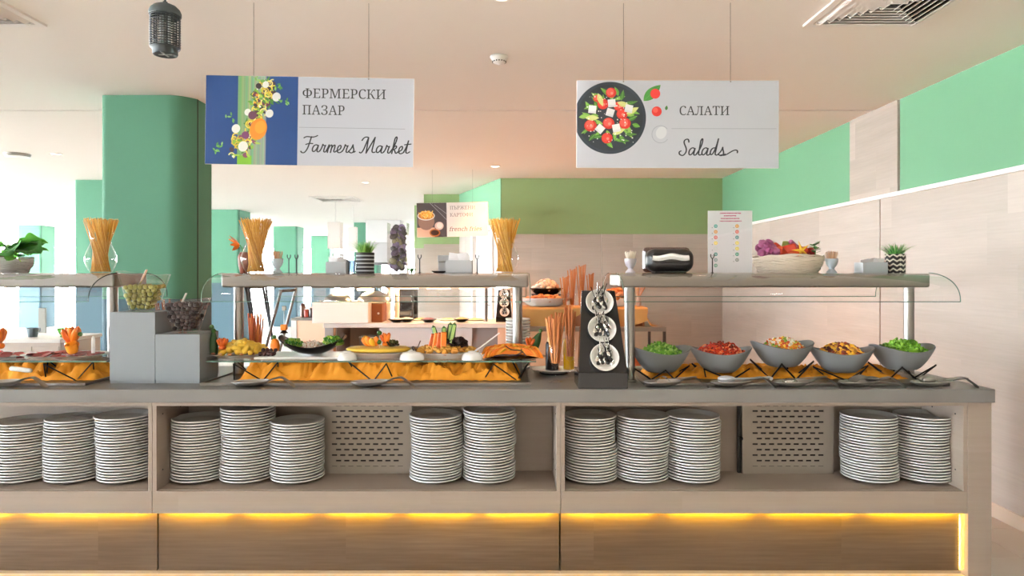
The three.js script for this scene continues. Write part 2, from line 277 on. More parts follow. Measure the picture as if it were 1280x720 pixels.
function ventBox(x0, x1, label, knob) {
  const t = thing('vent_panel', label, 'vent panel', [(x0 + x1) / 2, SHELF, -0.28]); const w = (x1 - x0) / 2, H = 0.395;
  const s = new THREE.Shape([[-w, 0], [w, 0], [w, H], [-w, H]].map((p) => new THREE.Vector2(...p)));
  for (let r = 0; r < 12; r++) { const n = r % 2 ? 9 : 8, y = H - 0.042 - r * 0.0285; if (y < 0.015) continue;
    for (let i = 0; i < n; i++) { const x = (i - (n - 1) / 2) * 0.0425, a = 0.0135, b = r === 11 ? 0.0012 : 0.0041, p = new THREE.Path(); p.moveTo(x - a, y - b); p.lineTo(x - a, y + b); p.lineTo(x + a, y + b); p.lineTo(x + a, y - b); p.closePath(); s.holes.push(p); } }
  obj('grille', new THREE.ExtrudeGeometry(s, { depth: 0.002, bevelEnabled: false }), M.grille, t);
  obj('housing', [bb(-w, -w + 0.002, 0, H, -0.048, 0), bb(w - 0.002, w, 0, H, -0.048, 0), bb(-w, w, H - 0.002, H, -0.048, 0)], M.grille, t);
  obj('inside', bb(-w + 0.004, w - 0.004, 0.001, H - 0.004, -0.047, -0.02), M.black, t);
  if (knob) { obj('hinge_bar', bb(-w - 0.018, -w - 0.004, 0.0, H, -0.03, -0.012), M.black, t); obj('knob', [rod([-w - 0.011, 0.185, -0.012], [-w - 0.011, 0.185, 0.012], 0.006), ball(0.011, -w - 0.011, 0.185, 0.014)], M.black, t); }
  return t;
}
ventBox(-0.957, -0.497, 'slotted metal vent panel in the middle bay between plate stacks', false);
ventBox(1.212, 1.684, 'slotted metal vent panel with a black knob in the right bay', true);

// ---------------------------------------------------------------- plates: every plate of every stack
const plateProto = new THREE.Group();
{
  const p = [[0, 0.004], [0.072, 0.004], [0.074, 0], [0.08, 0], [0.082, 0.004], [0.094, 0.006], [0.12, 0.0158], [0.1305, 0.0164], [0.1325, 0.0182], [0.1325, 0.022], [0.131, 0.0238], [0.126, 0.0236], [0.098, 0.0125], [0.09, 0.0105], [0.085, 0.0095], [0, 0.0095]];
  plateProto.geo = merge(lathe(p, 40));
}
const ORD = ['topmost', 'second', 'third', 'fourth', 'fifth', 'sixth', 'seventh', 'eighth', 'ninth', 'tenth', 'eleventh', 'twelfth', 'thirteenth', 'fourteenth', 'fifteenth', 'sixteenth', 'seventeenth', 'eighteenth', 'nineteenth', 'twentieth', 'twenty-first', 'twenty-second', 'twenty-third', 'twenty-fourth', 'twenty-fifth', 'twenty-sixth', 'twenty-seventh', 'twenty-eighth'];
const STACKS = [ // centre column in the photograph, front rim row of the topmost plate, how the stack is described, lean
  [30.5, 530, 'first stack, left bay'], [94, 527, 'second stack, left bay'], [157, 524, 'third stack, left bay'],
  [248, 528, 'first stack, middle bay'], [310, 513, 'second stack, middle bay'], [373, 531, 'third stack, middle bay'], [545, 525, 'stack right of middle vent'], [612, 516, 'last stack, middle bay'],
  [738, 524, 'first stack, right bay'], [802, 523, 'second stack, right bay'], [866, 524, 'third stack, right bay'], [1087, 524, 'stack right of right vent'], [1153, 523, 'last stack, right bay'],
];
let plateFirst = null;
STACKS.forEach(([px, py, where], s) => {
  const z = -0.195, x = Xp(px, z), pitch = 0.0138, top = Yp(py, z + 0.13), n = Math.min(27, Math.round((top - 0.0238 - SHELF) / pitch) + 1);
  let dx = rr(-0.003, 0.003), dz = rr(-0.002, 0.002);
  for (let i = 0; i < n; i++) {
    if (rnd() < 0.22) { dx += rr(-0.008, 0.008); dz += rr(-0.003, 0.003); } dx = Math.max(-0.009, Math.min(0.009, dx + rr(-0.0016, 0.0016))); dz = Math.max(-0.006, Math.min(0.004, dz));
    const m = new THREE.Mesh(plateProto.geo, M.plate); m.castShadow = m.receiveShadow = true; m.name = numbered('dinner_plate'); m.position.set(x + dx, SHELF + 0.0004 + i * pitch, z + dz); m.rotation.y = rr(0, 6); scene.add(m);
    const k = n - 1 - i, l = k === 0 ? 'topmost' : i === 0 ? 'bottom' : ORD[k] + ' from the top';
    tag(m, 'white plate, ' + l + ', ' + where, 'plate', 'white dinner plates, ' + where);
  }
});

// ---------------------------------------------------------------- overshelves with curved glass guards
const OS = { y0: 1.381, y1: 1.45, z0: -0.48, z1: -0.16 };
function guardProfile(dir) { const p = [], z = dir > 0 ? OS.z1 : OS.z0; for (let i = 0; i <= 12; i++) { const a = i / 12 * PI / 2; p.push([OS.y1 + 0.003 - 0.135 * (1 - Math.pow(Math.cos(a), 0.8)), z + dir * (-0.03 + 0.24 * Math.pow(Math.sin(a), 1.15))]); } return p; }
function overshelf(x0, x1, posts, label, ends, dark) {
  const t = thing('overshelf', label, 'serving shelf', [0, 0, 0]);
  obj('shelf_board', bb(x0, x1, OS.y0, OS.y1, OS.z0, OS.z1, 0.012), M.steelDull, t);
  for (const [px, pz] of posts) { const p = obj('post', rod([px, TOP, pz], [px, OS.y0, pz], 0.026, 0.026, 24), M.steel, t); obj('foot_ring', lathe([[0.026, 0], [0.034, 0], [0.034, 0.008], [0.026, 0.01]], 24).translate(px, TOP, pz), M.steel, p); }
  const g0 = x0 - ends, g1 = x1 + ends;
  for (const dir of [1, -1]) {
    const pr = guardProfile(dir), N = pr.length - 1;
    const g = obj('glass_guard', sheet((u, v) => { const k = v * N, i = Math.min(N - 1, Math.floor(k)), f = k - i; return [g0 + (g1 - g0) * u, pr[i][0] * (1 - f) + pr[i + 1][0] * f, pr[i][1] * (1 - f) + pr[i + 1][1] * f]; }, 1, 24), M.glass, t);
    for (const x of [g0, g1]) obj('glass_edge', tube(pr.map(([y, z]) => [x, y, z]), 0.0022, 24, 5), dark ? M.darkEdge : M.glassEdge, g);
    obj('glass_edge', rod([g0, pr[N][0], pr[N][1]], [g1, pr[N][0], pr[N][1]], 0.0022, 0.0022, 6), M.glassEdge, g);
  }
  return t;
}
overshelf(-4.3, -1.972, [[-4.2, -0.44], [Xp(141, -0.44), -0.44]], 'steel overshelf with curved glass guards, left one with the leafy basket', 0.004, true);
overshelf(-1.436, 0.102, [[Xp(298.5, -0.44), -0.44], [Xp(647, -0.44), -0.44]], 'steel overshelf with curved glass guards, middle one carrying two pasta vases', 0.002);
overshelf(0.555, 2.112, [[Xp(787, -0.22), -0.22], [Xp(1136, -0.44), -0.44]], 'steel overshelf with curved glass guards, right one carrying the vegetable basket', 0.01);

// ---------------------------------------------------------------- chilled trays, glass tiers, cloths
function tray(x0, x1, label) { const t = thing('display_tray', label, 'tray', [0, TOP, 0]); obj('base', bb(x0, x1, 0.0005, 0.006, -0.56, -0.085), M.steelDull, t); obj('rim', [bb(x0, x1, 0.0005, 0.014, -0.093, -0.083, 0.002), bb(x0, x1, 0.0005, 0.014, -0.562, -0.552, 0.002), bb(x0, x0 + 0.01, 0.0005, 0.014, -0.552, -0.093, 0.002), bb(x1 - 0.01, x1, 0.0005, 0.014, -0.552, -0.093, 0.002)], M.steel, t); }
tray(-4.2, -2.065, 'low steel tray under the left glass tier'); tray(-1.505, 0.112, 'low steel tray under the middle glass tier'); tray(0.668, 2.16, 'low steel tray under the grey salad bowls');
const TIER = 1.013;
function tier(x0, x1, label) { const t = thing('glass_tier', label, 'glass shelf', [0, 0, 0]); obj('pane', bb(x0, x1, TIER - 0.008, TIER, -0.5, -0.17, 0.0015), M.glass, t); obj('pane_edge', [bb(x0, x1, TIER - 0.0078, TIER - 0.0002, -0.1698, -0.1685), bb(x1, x1 + 0.001, TIER - 0.0078, TIER - 0.0002, -0.5, -0.17), bb(x0 - 0.001, x0, TIER - 0.0078, TIER - 0.0002, -0.5, -0.17)], M.glassEdge, t); }
tier(-3.7, -2.012, 'clear glass tier on black wire stands at the left station'); tier(-1.512, 0.14, 'clear glass tier on black wire stands at the middle station');
// crumpled cloth: a height field of folds clipped to the tray
function cloth(x0, x1, z0, z1, h, label, s, maxH) {
  const nx = Math.round((x1 - x0) / 0.008), nz = 44;
  const g = sheet((u, v) => {
    const x = x0 + (x1 - x0) * u, z = z1 + (z0 - z1) * v, e = Math.min(1, Math.min(u * (x1 - x0), (1 - u) * (x1 - x0)) / 0.07) * Math.min(1, Math.min(v, 1 - v) / 0.16);
    let f = 0.55 + 0.6 * noise(x * 4 + s, z * 5, s) + 0.5 * (1 - Math.abs(noise(x * 9 + z * 6, z * 9 - x * 3, s + 3)) * 3) + 0.3 * (1 - Math.abs(noise(x * 19 - z * 12, z * 15, s + 9)) * 3) + 0.22 * (1 - Math.abs(noise(x * 33 + z * 20, z * 26 - x * 9, s + 17)) * 3.4);
    f = Math.max(0.1, f); const y = Math.min(maxH, h * f * Math.pow(e, 0.6)) + 0.0065 + 0.004 * noise(x * 40, z * 40, s);
    return [x + 0.02 * noise(z * 8, x * 6, s + 5), y, z + 0.015 * noise(x * 7, z * 6, s + 7)];
  }, nx, nz);
  const m = obj('crumpled_cloth', g, M.cloth); m.position.y = TOP + 0.002; tag(m, label, 'cloth'); return m;
}
cloth(-4.0, -2.09, -0.54, -0.2, 0.08, 'crumpled orange yellow cloth under the left glass tier', 2, 0.092);
cloth(-1.37, 0.06, -0.54, -0.2, 0.08, 'crumpled orange yellow cloth under the middle glass tier', 5, 0.092);
cloth(0.73, 2.05, -0.54, -0.25, 0.04, 'crumpled orange yellow cloth beneath the grey salad bowls', 8, 0.05);
// zigzag wire stand: eight rods between four upper and four lower points
function wireGeo(w, d, h, spread = 1) { const a = [[-w, h, -d], [-0.12 * w, 0, -d * spread], [w, h, -d], [w * spread, 0, 0.12 * d], [w, h, d], [0.3 * w, 0, d * spread], [-w, h, d], [-w * spread, 0, -0.12 * d]], g = []; for (let i = 0; i < 8; i++) { g.push(rod(a[i], a[(i + 1) % 8], 0.0036, 0.0036, 6)); g.push(ball(0.0038, ...a[i], 8, 6)); } return g; }
const standGeo = merge(wireGeo(0.105, 0.09, TIER - 0.0086 - TOP - 0.0066 - 0.0035, 1));
for (const [px, turn, l] of [[88, 0.5, 'right-hand one under the left glass tier'], [-60, 0.2, 'left-hand one under the left glass tier'], [320, 0.35, 'below the pineapple platter'], [470, -0.3, 'below the yellow omelette dish'], [628, 0.55, 'below the dark tray of orange slices']]) {
  const z = -0.265, o = obj('wire_stand', standGeo, M.wire); o.position.set(Xp(px, z), TOP + 0.0066, z); o.rotation.y = turn; tag(o, 'black zigzag wire stand ' + l, 'stand', 'black wire stands');
}
// grey display risers
function riser(x0, x1, h, label) { const t = thing('display_riser', label, 'riser', [0, TOP, 0]); obj('box', bb(x0, x1, 0.016, h, -0.37, -0.15, 0.0015), M.greyBox, t); obj('plinth', bb(x0 + 0.002, x1 - 0.002, 0.0005, 0.016, -0.368, -0.151), M.greyBox, t); }
riser(-1.985, -1.759, 0.355, 'tall matt grey display block carrying the bowl of green olives'); riser(-1.757, -1.536, 0.246, 'low matt grey display block carrying the bowl of black olives');
// ---------------------------------------------------------------- hanging signs
// brush lettering drawn as strokes: [advance, path]; x-height 40, baseline 0
const SCRIPT = {
  F: [50, 'M4 -70 C20 -86 40 -64 68 -82 M40 -76 C34 -50 34 -20 20 -2 Q8 10 -2 -4 M18 -38 Q36 -46 50 -42'], M: [76, 'M-2 -4 Q8 8 18 -22 L32 -76 L31 0 L64 -78 L58 -14 Q60 2 74 -6 M32 -76 Q12 -86 2 -62'], S: [40, 'M36 -64 Q34 -84 18 -76 C0 -60 38 -40 28 -14 Q18 8 0 -6 Q-8 -18 4 -22'],
  a: [40, 'M28 -32 C16 -46 0 -28 4 -10 C8 4 22 -4 30 -34 L27 -8 Q30 4 42 -8'], r: [32, 'M0 -8 Q8 -14 11 -40 Q16 -30 25 -35 Q18 -12 21 -4 Q26 2 34 -8'], m: [48, 'M0 -8 Q6 -20 10 -38 L7 0 M8 -16 Q17 -42 24 -36 Q26 -30 22 0 M23 -16 Q32 -42 39 -36 Q41 -28 37 -8 Q40 3 50 -8'],
  e: [30, 'M0 -8 Q22 -14 22 -28 Q20 -42 10 -32 C2 -20 6 2 16 0 Q24 0 32 -8'], s: [30, 'M0 -8 Q14 -20 17 -40 C18 -24 30 -16 22 -4 Q14 4 4 -4 M22 -4 Q28 -2 32 -8'], k: [36, 'M0 -8 Q22 -40 24 -76 Q20 -90 14 -72 L9 0 M10 -20 Q22 -46 28 -34 Q28 -22 12 -20 Q22 -18 26 -4 Q30 2 38 -8'],
  t: [28, 'M0 -8 Q12 -30 16 -64 L11 -10 Q14 4 30 -10 M0 -44 L30 -48'], l: [22, 'M0 -8 Q22 -40 21 -76 Q17 -88 12 -68 L10 -10 Q13 4 26 -8'], d: [42, 'M28 -32 C16 -46 0 -28 4 -10 C8 4 24 -4 33 -80 L27 -10 Q30 4 44 -8'], ' ': [26, ''], '~': [60, 'M-16 -4 C10 10 36 -38 58 -24 Q62 -20 60 -14'],
};
function script(g, text, x, y, size, color) {
  g.save(); g.translate(x, y); g.scale(size / 40, size / 40); g.transform(1, 0, -0.14, 1, 0, 0); g.strokeStyle = color; g.lineCap = g.lineJoin = 'round';
  for (const ch of text) { const [w, p] = SCRIPT[ch]; if (p) { g.lineWidth = 3.6; g.stroke(new Path2D(p)); g.save(); g.translate(2.2, 0); g.lineWidth = 5; g.stroke(new Path2D(p)); g.restore(); } g.translate(w, 0); }
  g.restore();
}
const blob = (g, x, y, r, c, sq = 1, a = 0) => { g.fillStyle = c; g.beginPath(); g.ellipse(x, y, r, r * sq, a, 0, 7); g.fill(); };
function leafDraw(g, x, y, l, w, a, c, vein) { g.save(); g.translate(x, y); g.rotate(a); g.fillStyle = c; g.beginPath(); g.moveTo(0, 0); g.quadraticCurveTo(l * 0.4, -w, l, 0); g.quadraticCurveTo(l * 0.4, w, 0, 0); g.fill(); if (vein) { g.strokeStyle = vein; g.lineWidth = 1.5; g.beginPath(); g.moveTo(0, 0); g.lineTo(l, 0); g.stroke(); } g.restore(); }
const cyr = (g, t, x, y, s, width, color = '#2b3038') => { g.save(); g.font = s + 'px serif'; g.fillStyle = color; const k = width / g.measureText(t).width; g.translate(x, y); g.scale(k, 1); g.fillText(t, 0, 0); g.restore(); };
function marketFace(g, w, h) {                               // 1300 x 552
  g.fillStyle = '#c6ccd9'; g.fillRect(0, 0, w, h); const pw = w * 0.442;
  g.fillStyle = '#043a78'; g.fillRect(0, 0, pw, h);
  for (let x = 200; x < 375; x += 3) { const t = (x - 200) / 175; g.fillStyle = `rgb(${120 + 60 * noise(x * 0.05, 3) + 30 * t | 0},${165 + 40 * noise(x * 0.09, 1) | 0},${105 + 50 * t + 30 * noise(x * 0.2, 8) | 0})`; g.fillRect(x + 6 * noise(x, 5), 0, 3.5, h); }
  g.fillStyle = '#79b52e'; g.fillRect(200, h * 0.9, 90, h * 0.1);
  for (let i = 0; i < 330; i++) {                            // vegetables along a bent diagonal
    const t = rnd(), cx = t < 0.55 ? 385 - 130 * t : 313 - 230 * (t - 0.55), cy = 40 + t * 440, s = 62 * (0.6 + 0.5 * Math.sin(t * 9)), x = cx + rr(-s, s), y = cy + rr(-34, 34);
    const k = rnd();
    if (k < 0.4) leafDraw(g, x, y, rr(24, 50), rr(9, 18), rr(0, 6.3), pick(['#7fae2f', '#5d9a2b', '#a7c94a', '#3f7a24']));
    else if (k < 0.66) { g.strokeStyle = pick(['#e8d250', '#f2e48a', '#c9b033']); g.lineWidth = 8; g.beginPath(); g.arc(x, y, rr(10, 24), rr(0, 6), rr(2, 5) + 3); g.stroke(); }
    else if (k < 0.86) blob(g, x, y, rr(9, 20), pick(['#40202b', '#5b2440', '#2c1a22', '#7a3b5a']), rr(0.6, 1), rr(0, 3));
    else blob(g, x, y, rr(5, 9), pick(['#ffffff', '#eef2e4', '#e59b2a']));
  }
  for (const [x, y, r] of [[372, 52, 20], [440, 128, 26], [398, 232, 24], [262, 226, 20], [190, 330, 26], [236, 440, 30]]) blob(g, x, y, r, '#eef0ee', 1.1, 0.4);
  blob(g, 330, 330, 52, '#e58216', 1.32, 0.35); blob(g, 342, 318, 34, '#f09a2c', 1.2, 0.35); blob(g, 292, 245, 26, '#5b2a4a'); blob(g, 250, 370, 24, '#6b2f63');
  for (const [x, y] of [[455, 62], [490, 165], [150, 262], [90, 440], [70, 470], [320, 20]]) for (let k = 0; k < 6; k++) leafDraw(g, x + rr(-24, 24), y + rr(-16, 16), 24, 11, rr(0, 6.3), pick(['#6aa84a', '#8cc06a', '#4a8a38']));
  cyr(g, 'ФЕРМЕРСКИ', pw + 26, h * 0.235, 82, w * 0.405); cyr(g, 'ПАЗАР', pw + 26, h * 0.425, 82, w * 0.207);
  g.fillStyle = '#8f97a6'; g.fillRect(pw + 10, h * 0.568, w * 0.51, 2.5);
  script(g, 'Farmers Market', pw + 22, h * 0.85, 51, '#1d232c');
}
function saladFace(g, w, h) {                                // 1300 x 560
  g.fillStyle = '#c9ced9'; g.fillRect(0, 0, w, h);
  blob(g, 214, 240, 232, '#333d49'); g.save(); g.beginPath(); g.arc(214, 240, 231, 0, 7); g.clip(); blob(g, 214, 240, 212, '#2a333d');
  for (let i = 0; i < 46; i++) { const a = i * 2.4, r = 40 + 130 * Math.sqrt((i + 1) / 46); leafDraw(g, 214 + Math.cos(a) * r * 0.9, 240 + Math.sin(a) * r * 0.9, rr(50, 84), rr(18, 30), a + rr(-1.2, 1.2), pick(['#5f9a35', '#77b043', '#3f7a2a', '#8cba55']), '#a9cf7a'); }
  for (const [x, y, r] of [[220, 78, 34], [168, 150, 36], [270, 165, 32], [292, 215, 36], [88, 290, 40], [205, 275, 38], [310, 275, 38], [195, 370, 36], [130, 115, 24]]) { blob(g, x, y, r, '#c92a1e', 0.95); blob(g, x - 5, y - 5, r * 0.7, pick(['#dd4433', '#e2594c', '#d4362a'])); blob(g, x + 5, y + 3, r * 0.25, '#ee8f7e'); }
  for (const [x, y, a] of [[175, 82, 1.2], [95, 240, 0], [360, 215, -0.5], [270, 345, -0.4], [300, 140, 0.3]]) leafDraw(g, x - 40, y, 90, 34, a, '#d3d98a', '#e8ecb8');
  for (const [x, y, a] of [[100, 185, 0.1], [225, 145, -0.1], [335, 180, 0.2], [150, 310, 0.7], [255, 305, -0.2], [215, 205, 0.3]]) { g.save(); g.translate(x, y); g.rotate(a); g.fillStyle = '#eef0f4'; g.fillRect(-25, -25, 50, 50); g.fillStyle = '#dfe2ea'; g.fillRect(-25, 12, 50, 13); g.restore(); }
  for (let i = 0; i < 60; i++) blob(g, 214 + rr(-150, 150), 240 + rr(-160, 160), rr(2, 5), '#f4f5f2'); g.restore();
  leafDraw(g, 430, 130, 150, 66, -0.75, '#3f8a3a', '#7ab36a'); blob(g, 505, 84, 32, '#c9302a'); blob(g, 515, 198, 32, '#c6281f'); blob(g, 507, 190, 16, '#df5648'); leafDraw(g, 575, 190, 30, 18, -1.4, '#3f7a3a');
  g.strokeStyle = '#aab1bf'; g.lineWidth = 4; g.beginPath(); g.arc(540, 345, 55, 0.6, 5.6); g.stroke(); blob(g, 545, 335, 34, '#dde1e8', 1.2, 0.4);
  cyr(g, 'САЛАТИ', 658, h * 0.395, 80, w * 0.252); g.fillStyle = '#9aa1b0'; g.fillRect(610, h * 0.548, w * 0.52, 2.5); script(g, 'Salads~', 660, h * 0.86, 54, '#2a2f3a');
}
function friesFace(g, w, h) {                                // 800 x 400
  g.fillStyle = '#efeeee'; g.fillRect(0, 0, w, h); g.fillStyle = '#4a4245'; g.fillRect(0, 0, w * 0.42, h); g.fillStyle = '#d7a88c'; g.fillRect(0, h * 0.72, w * 0.25, h * 0.28);
  g.strokeStyle = '#9a979c'; g.lineWidth = 6; for (const [x, y, X, Y] of [[150, 0, 335, 200], [200, 20, 335, 130]]) { g.beginPath(); g.moveTo(x, y); g.lineTo(X, Y); g.stroke(); }
  blob(g, 105, 215, 92, '#8c6a5c', 1.1); blob(g, 105, 150, 98, '#d9d4d4', 0.55); blob(g, 105, 148, 88, '#c07a35', 0.5);
  for (let i = 0; i < 40; i++) { g.save(); g.translate(105 + rr(-66, 66), 140 + rr(-36, 30)); g.rotate(rr(0, 3)); g.fillStyle = pick(['#f0b24c', '#e59a34', '#f6cc72']); g.fillRect(-26, -5, 52, 10); g.restore(); }
  blob(g, 250, 270, 50, '#d9bdb2', 0.95); blob(g, 255, 265, 34, '#f0e3dc'); blob(g, 200, 350, 60, '#b5651d', 0.75); blob(g, 200, 350, 46, '#4a2a1c', 0.7);
  cyr(g, 'ПЪРЖЕНИ', 372, 82, 56, 290, '#8d8a90'); cyr(g, 'КАРТОФИ', 372, 165, 56, 262, '#8d8a90'); g.save(); g.transform(1, 0, -0.2, 1, 65, 0); g.font = '66px serif'; g.fillStyle = '#4a464c'; g.fillText('french fries', 372 - 10, 335); g.restore();
}
function boardSign(name, label, w, h, at, tilt, turn, tex, wires, ceilY) {
  const t = thing(name, label, 'sign', at, turn); const inner = new THREE.Group();
  const body = obj('board', bb(-w / 2, w / 2, -h / 2, h / 2, -0.005, 0.0, 0.002), M.white, t); body.rotation.z = tilt;
  const face = obj('printed_face', new THREE.PlaneGeometry(w - 0.003, h - 0.003).translate(0, 0, 0.0006), std('#ffffff', 0.55, 0, { map: tex }), t); face.rotation.z = tilt;
  for (const x of wires) { const y = h / 2 + x * Math.sin(tilt); const k = obj('hanging_wire', rod([x, y - 0.008, -0.0025], [x, ceilY - at[1], -0.0025], 0.0011, 0.0011, 6), std('#5a5650', 0.4, 0.6), t); obj('eyelet', ball(0.004, x, y - 0.006, -0.001, 8, 6), M.steel, k); }
  return t;
}
{
  const z = 0.0; const P2 = (px, py) => [Xp(px, z), Yp(py, z), z];
  boardSign('hanging_sign', 'hanging sign with a vegetable picture on blue and the words Farmers Market', 0.99, 0.424, P2(387.2, 151.6), -0.0145, 0.012, canvasTex(1300, 552, marketFace), [Xp(317, z) - Xp(387, z), Xp(460.5, z) - Xp(387, z)], CEIL);
  boardSign('hanging_sign', 'hanging sign with a salad plate picture and the word Salads', 0.962, 0.418, P2(847, 155.3), -0.0035, -0.01, canvasTex(1300, 560, saladFace), [Xp(779.5, z) - Xp(847, z), Xp(913, z) - Xp(847, z)], CEIL);
  const z2 = -5.2; boardSign('hanging_sign', 'smaller distant hanging sign with a picture of fried potatoes', 89 * (CZ - z2) / F, 43 * (CZ - z2) / F, [Xp(565.5, z2), Yp(274.5, z2), z2], 0.02, 0, canvasTex(800, 400, friesFace), [-0.25, 0.25], CEIL);
  // insect killer lamp
  const zl = 0.16, t = thing('insect_killer_lamp', 'dark grey cage-shaped insect killer lamp hanging from the ceiling', 'insect lamp', [Xp(206.5, zl), Yp(69, zl), zl]);
  obj('base', lathe([[0, 0.004], [0.036, 0.004], [0.042, 0], [0.05, 0], [0.053, 0.006], [0.053, 0.03], [0.062, 0.033], [0.064, 0.04], [0.05, 0.042]], 32), std('#3e474b', 0.5), t);
  const cap = obj('cap', lathe([[0.066, 0.196], [0.068, 0.2], [0.068, 0.214], [0.062, 0.23], [0.048, 0.245], [0.026, 0.256], [0.01, 0.26], [0.01, 0.268], [0, 0.268]], 32), std('#4a5559', 0.5), t);
  for (let i = 0; i < 13; i++) obj('cage_ring', new THREE.TorusGeometry(0.062, 0.0027, 6, 32).rotateX(PI / 2).translate(0, 0.046 + i * 0.0122, 0), std('#394246', 0.45), t);
  const bars = []; for (let i = 0; i < 8; i++) { const a = i / 8 * 2 * PI + 0.2; bars.push(rod([0.058 * Math.cos(a), 0.035, 0.058 * Math.sin(a)], [0.058 * Math.cos(a), 0.2, 0.058 * Math.sin(a)], 0.003, 0.003, 6)); } obj('cage_bar', bars, std('#394246', 0.45), t);
  obj('tube', [rod([-0.016, 0.04, 0], [-0.016, 0.2, 0], 0.009, 0.009, 12), rod([0.016, 0.04, 0], [0.016, 0.2, 0], 0.009, 0.009, 12)], std('#dfe8ea', 0.3), t);
  const gr = []; for (let i = 0; i < 12; i++) { const a = i / 12 * 2 * PI; gr.push(rod([0.036 * Math.cos(a), 0.04, 0.036 * Math.sin(a)], [0.036 * Math.cos(a), 0.2, 0.036 * Math.sin(a)], 0.0012, 0.0012, 5)); } obj('inner_grid', gr, M.steel, t);
  obj('vent_cross', [bb(-0.03, 0.03, 0.001, 0.005, -0.004, 0.004), bb(-0.004, 0.004, 0.001, 0.005, -0.03, 0.03)], std('#aeb4b2', 0.5), t);
  obj('hook', [rod([0, 0.266, 0], [0, 0.3, 0], 0.004), rod([0, 0.32, 0], [0, 0.334, 0], 0.02, 0.02, 16), new THREE.TorusGeometry(0.012, 0.003, 6, 16).translate(0, 0.31, 0)], M.dark, t);
  t.scale.y = 0.9;
}
// ---------------------------------------------------------------- things standing on the overshelves (top at OS.y1)
const SY = OS.y1 + 0.0005, SZ = -0.31;
const at = (px, z, y = SY) => [Xp(px, z), y, z];
function pastaBundle(n = 170) { const g = []; for (let i = 0; i < n; i++) { const a = rr(0, 6.283), r = Math.sqrt(rnd()), tw = rr(1.6, 2.1), H = 0.283 + rr(-0.012, 0.003); g.push(rod([Math.cos(a) * r * 0.046, 0.008, Math.sin(a) * r * 0.046], [Math.cos(a + tw) * r * 0.084, H, Math.sin(a + tw) * r * 0.084], 0.0015, 0.0015, 5)); tint(g[g.length - 1], pick(['#e0a93a', '#d8992c', '#e8b74e', '#cf8f2a', '#edc163'])); } return g; }
const vaseProf = [[0.0, 0.001], [0.044, 0.001], [0.05, 0.006], [0.064, 0.03], [0.074, 0.06], [0.074, 0.09], [0.064, 0.12], [0.052, 0.148], [0.046, 0.17], [0.047, 0.19], [0.053, 0.212]];
const bundle = merge(pastaBundle());
{
  const mk = (px, l, l2, turn) => { const p = at(px, SZ); const t = thing('glass_vase', 'pear-shaped clear glass vase full of spaghetti ' + l, 'vase', p); obj('glass_body', lathe(vaseProf, 36), M.glass, t); obj('rim', new THREE.TorusGeometry(0.053, 0.0016, 6, 32).rotateX(PI / 2).translate(0, 0.212, 0), M.glass, t); obj('glass_foot', lathe([[0, 0.0], [0.043, 0.0], [0.045, 0.003], [0.043, 0.007], [0, 0.007]], 28), M.glass, t);
    const s = obj('spaghetti', bundle, M.pasta); s.position.set(p[0], p[1] + 0.002, p[2]); s.rotation.y = turn; tag(s, 'bundle of dry spaghetti standing in the glass vase ' + l2, 'pasta', null, 'stuff'); };
  mk(126, 'on the left overshelf before the green column', 'on the left overshelf', 0); mk(320, 'at the left end of the middle overshelf', 'at the left end of the middle overshelf', 2); mk(630.5, 'at the right end of the middle overshelf', 'at the right end of the middle overshelf', 4);
}
function eggCup(px, label, mat, pickLabel, pickMat, pickName) {
  const p = at(px, SZ + 0.06); const t = thing('egg_cup', label, 'cup', p); obj('cup', lathe([[0, 0.001], [0.026, 0], [0.025, 0.008], [0.014, 0.02], [0.013, 0.028], [0.024, 0.042], [0.03, 0.06], [0.031, 0.076], [0.028, 0.076], [0.026, 0.06], [0.018, 0.044], [0, 0.036]], 28), mat, t);
  const g = []; for (let i = 0; i < 70; i++) { const a = rr(0, 6.28), r = Math.sqrt(rnd()); g.push(rod([Math.cos(a) * r * 0.01, 0.04, Math.sin(a) * r * 0.01], [Math.cos(a) * r * 0.031, 0.115 + rr(-0.008, 0.006) - r * 0.006, Math.sin(a) * r * 0.031], 0.0012, 0.0009, 4)); }
  const s = obj('toothpicks', g, pickMat); s.position.set(...p); tag(s, pickLabel, 'toothpicks', null, 'stuff');
}
eggCup(346.5, 'pale blue egg cup of toothpicks beside the pasta vase on the middle overshelf', M.ceramicBlue, 'brownish toothpicks in the pale blue egg cup beside the pasta vase', M.toothBrown);
eggCup(788, 'lilac white egg cup with pale toothpicks left of the black napkin dispenser', M.ceramicLilac, 'pale wooden toothpicks left of the black napkin dispenser', M.toothpick);
eggCup(1039.5, 'pale blue egg cup of toothpicks right of the wicker vegetable basket', M.ceramicBlue, 'pinkish brown toothpicks right of the vegetable basket', M.toothBrown);
// small dark two-pronged picks on round feet
const forkGeo = merge([rod([0, 0.004, 0], [0, 0.075, 0], 0.003, 0.003, 8), lathe([[0, 0.006], [0.004, 0.006], [0.012, 0.0], [0, 0]], 16), tube([[-0.008, 0.098, 0], [-0.008, 0.086, 0], [0, 0.075, 0], [0.008, 0.086, 0], [0.008, 0.098, 0]], 0.0026, 14, 6)]);
for (const [px, l] of [[361, 'left of the pair beside the egg cup'], [370.5, 'right of the pair beside the egg cup'], [524.5, 'right of the square glass vase'], [596.5, 'left of the right pasta vase'], [890.5, 'before the white notice at its lower left']]) { const o = obj('standing_fork', forkGeo, M.dark); o.position.set(...at(px, px > 800 ? -0.2 : SZ)); tag(o, 'small dark fork-shaped holder standing ' + l, 'holder'); }
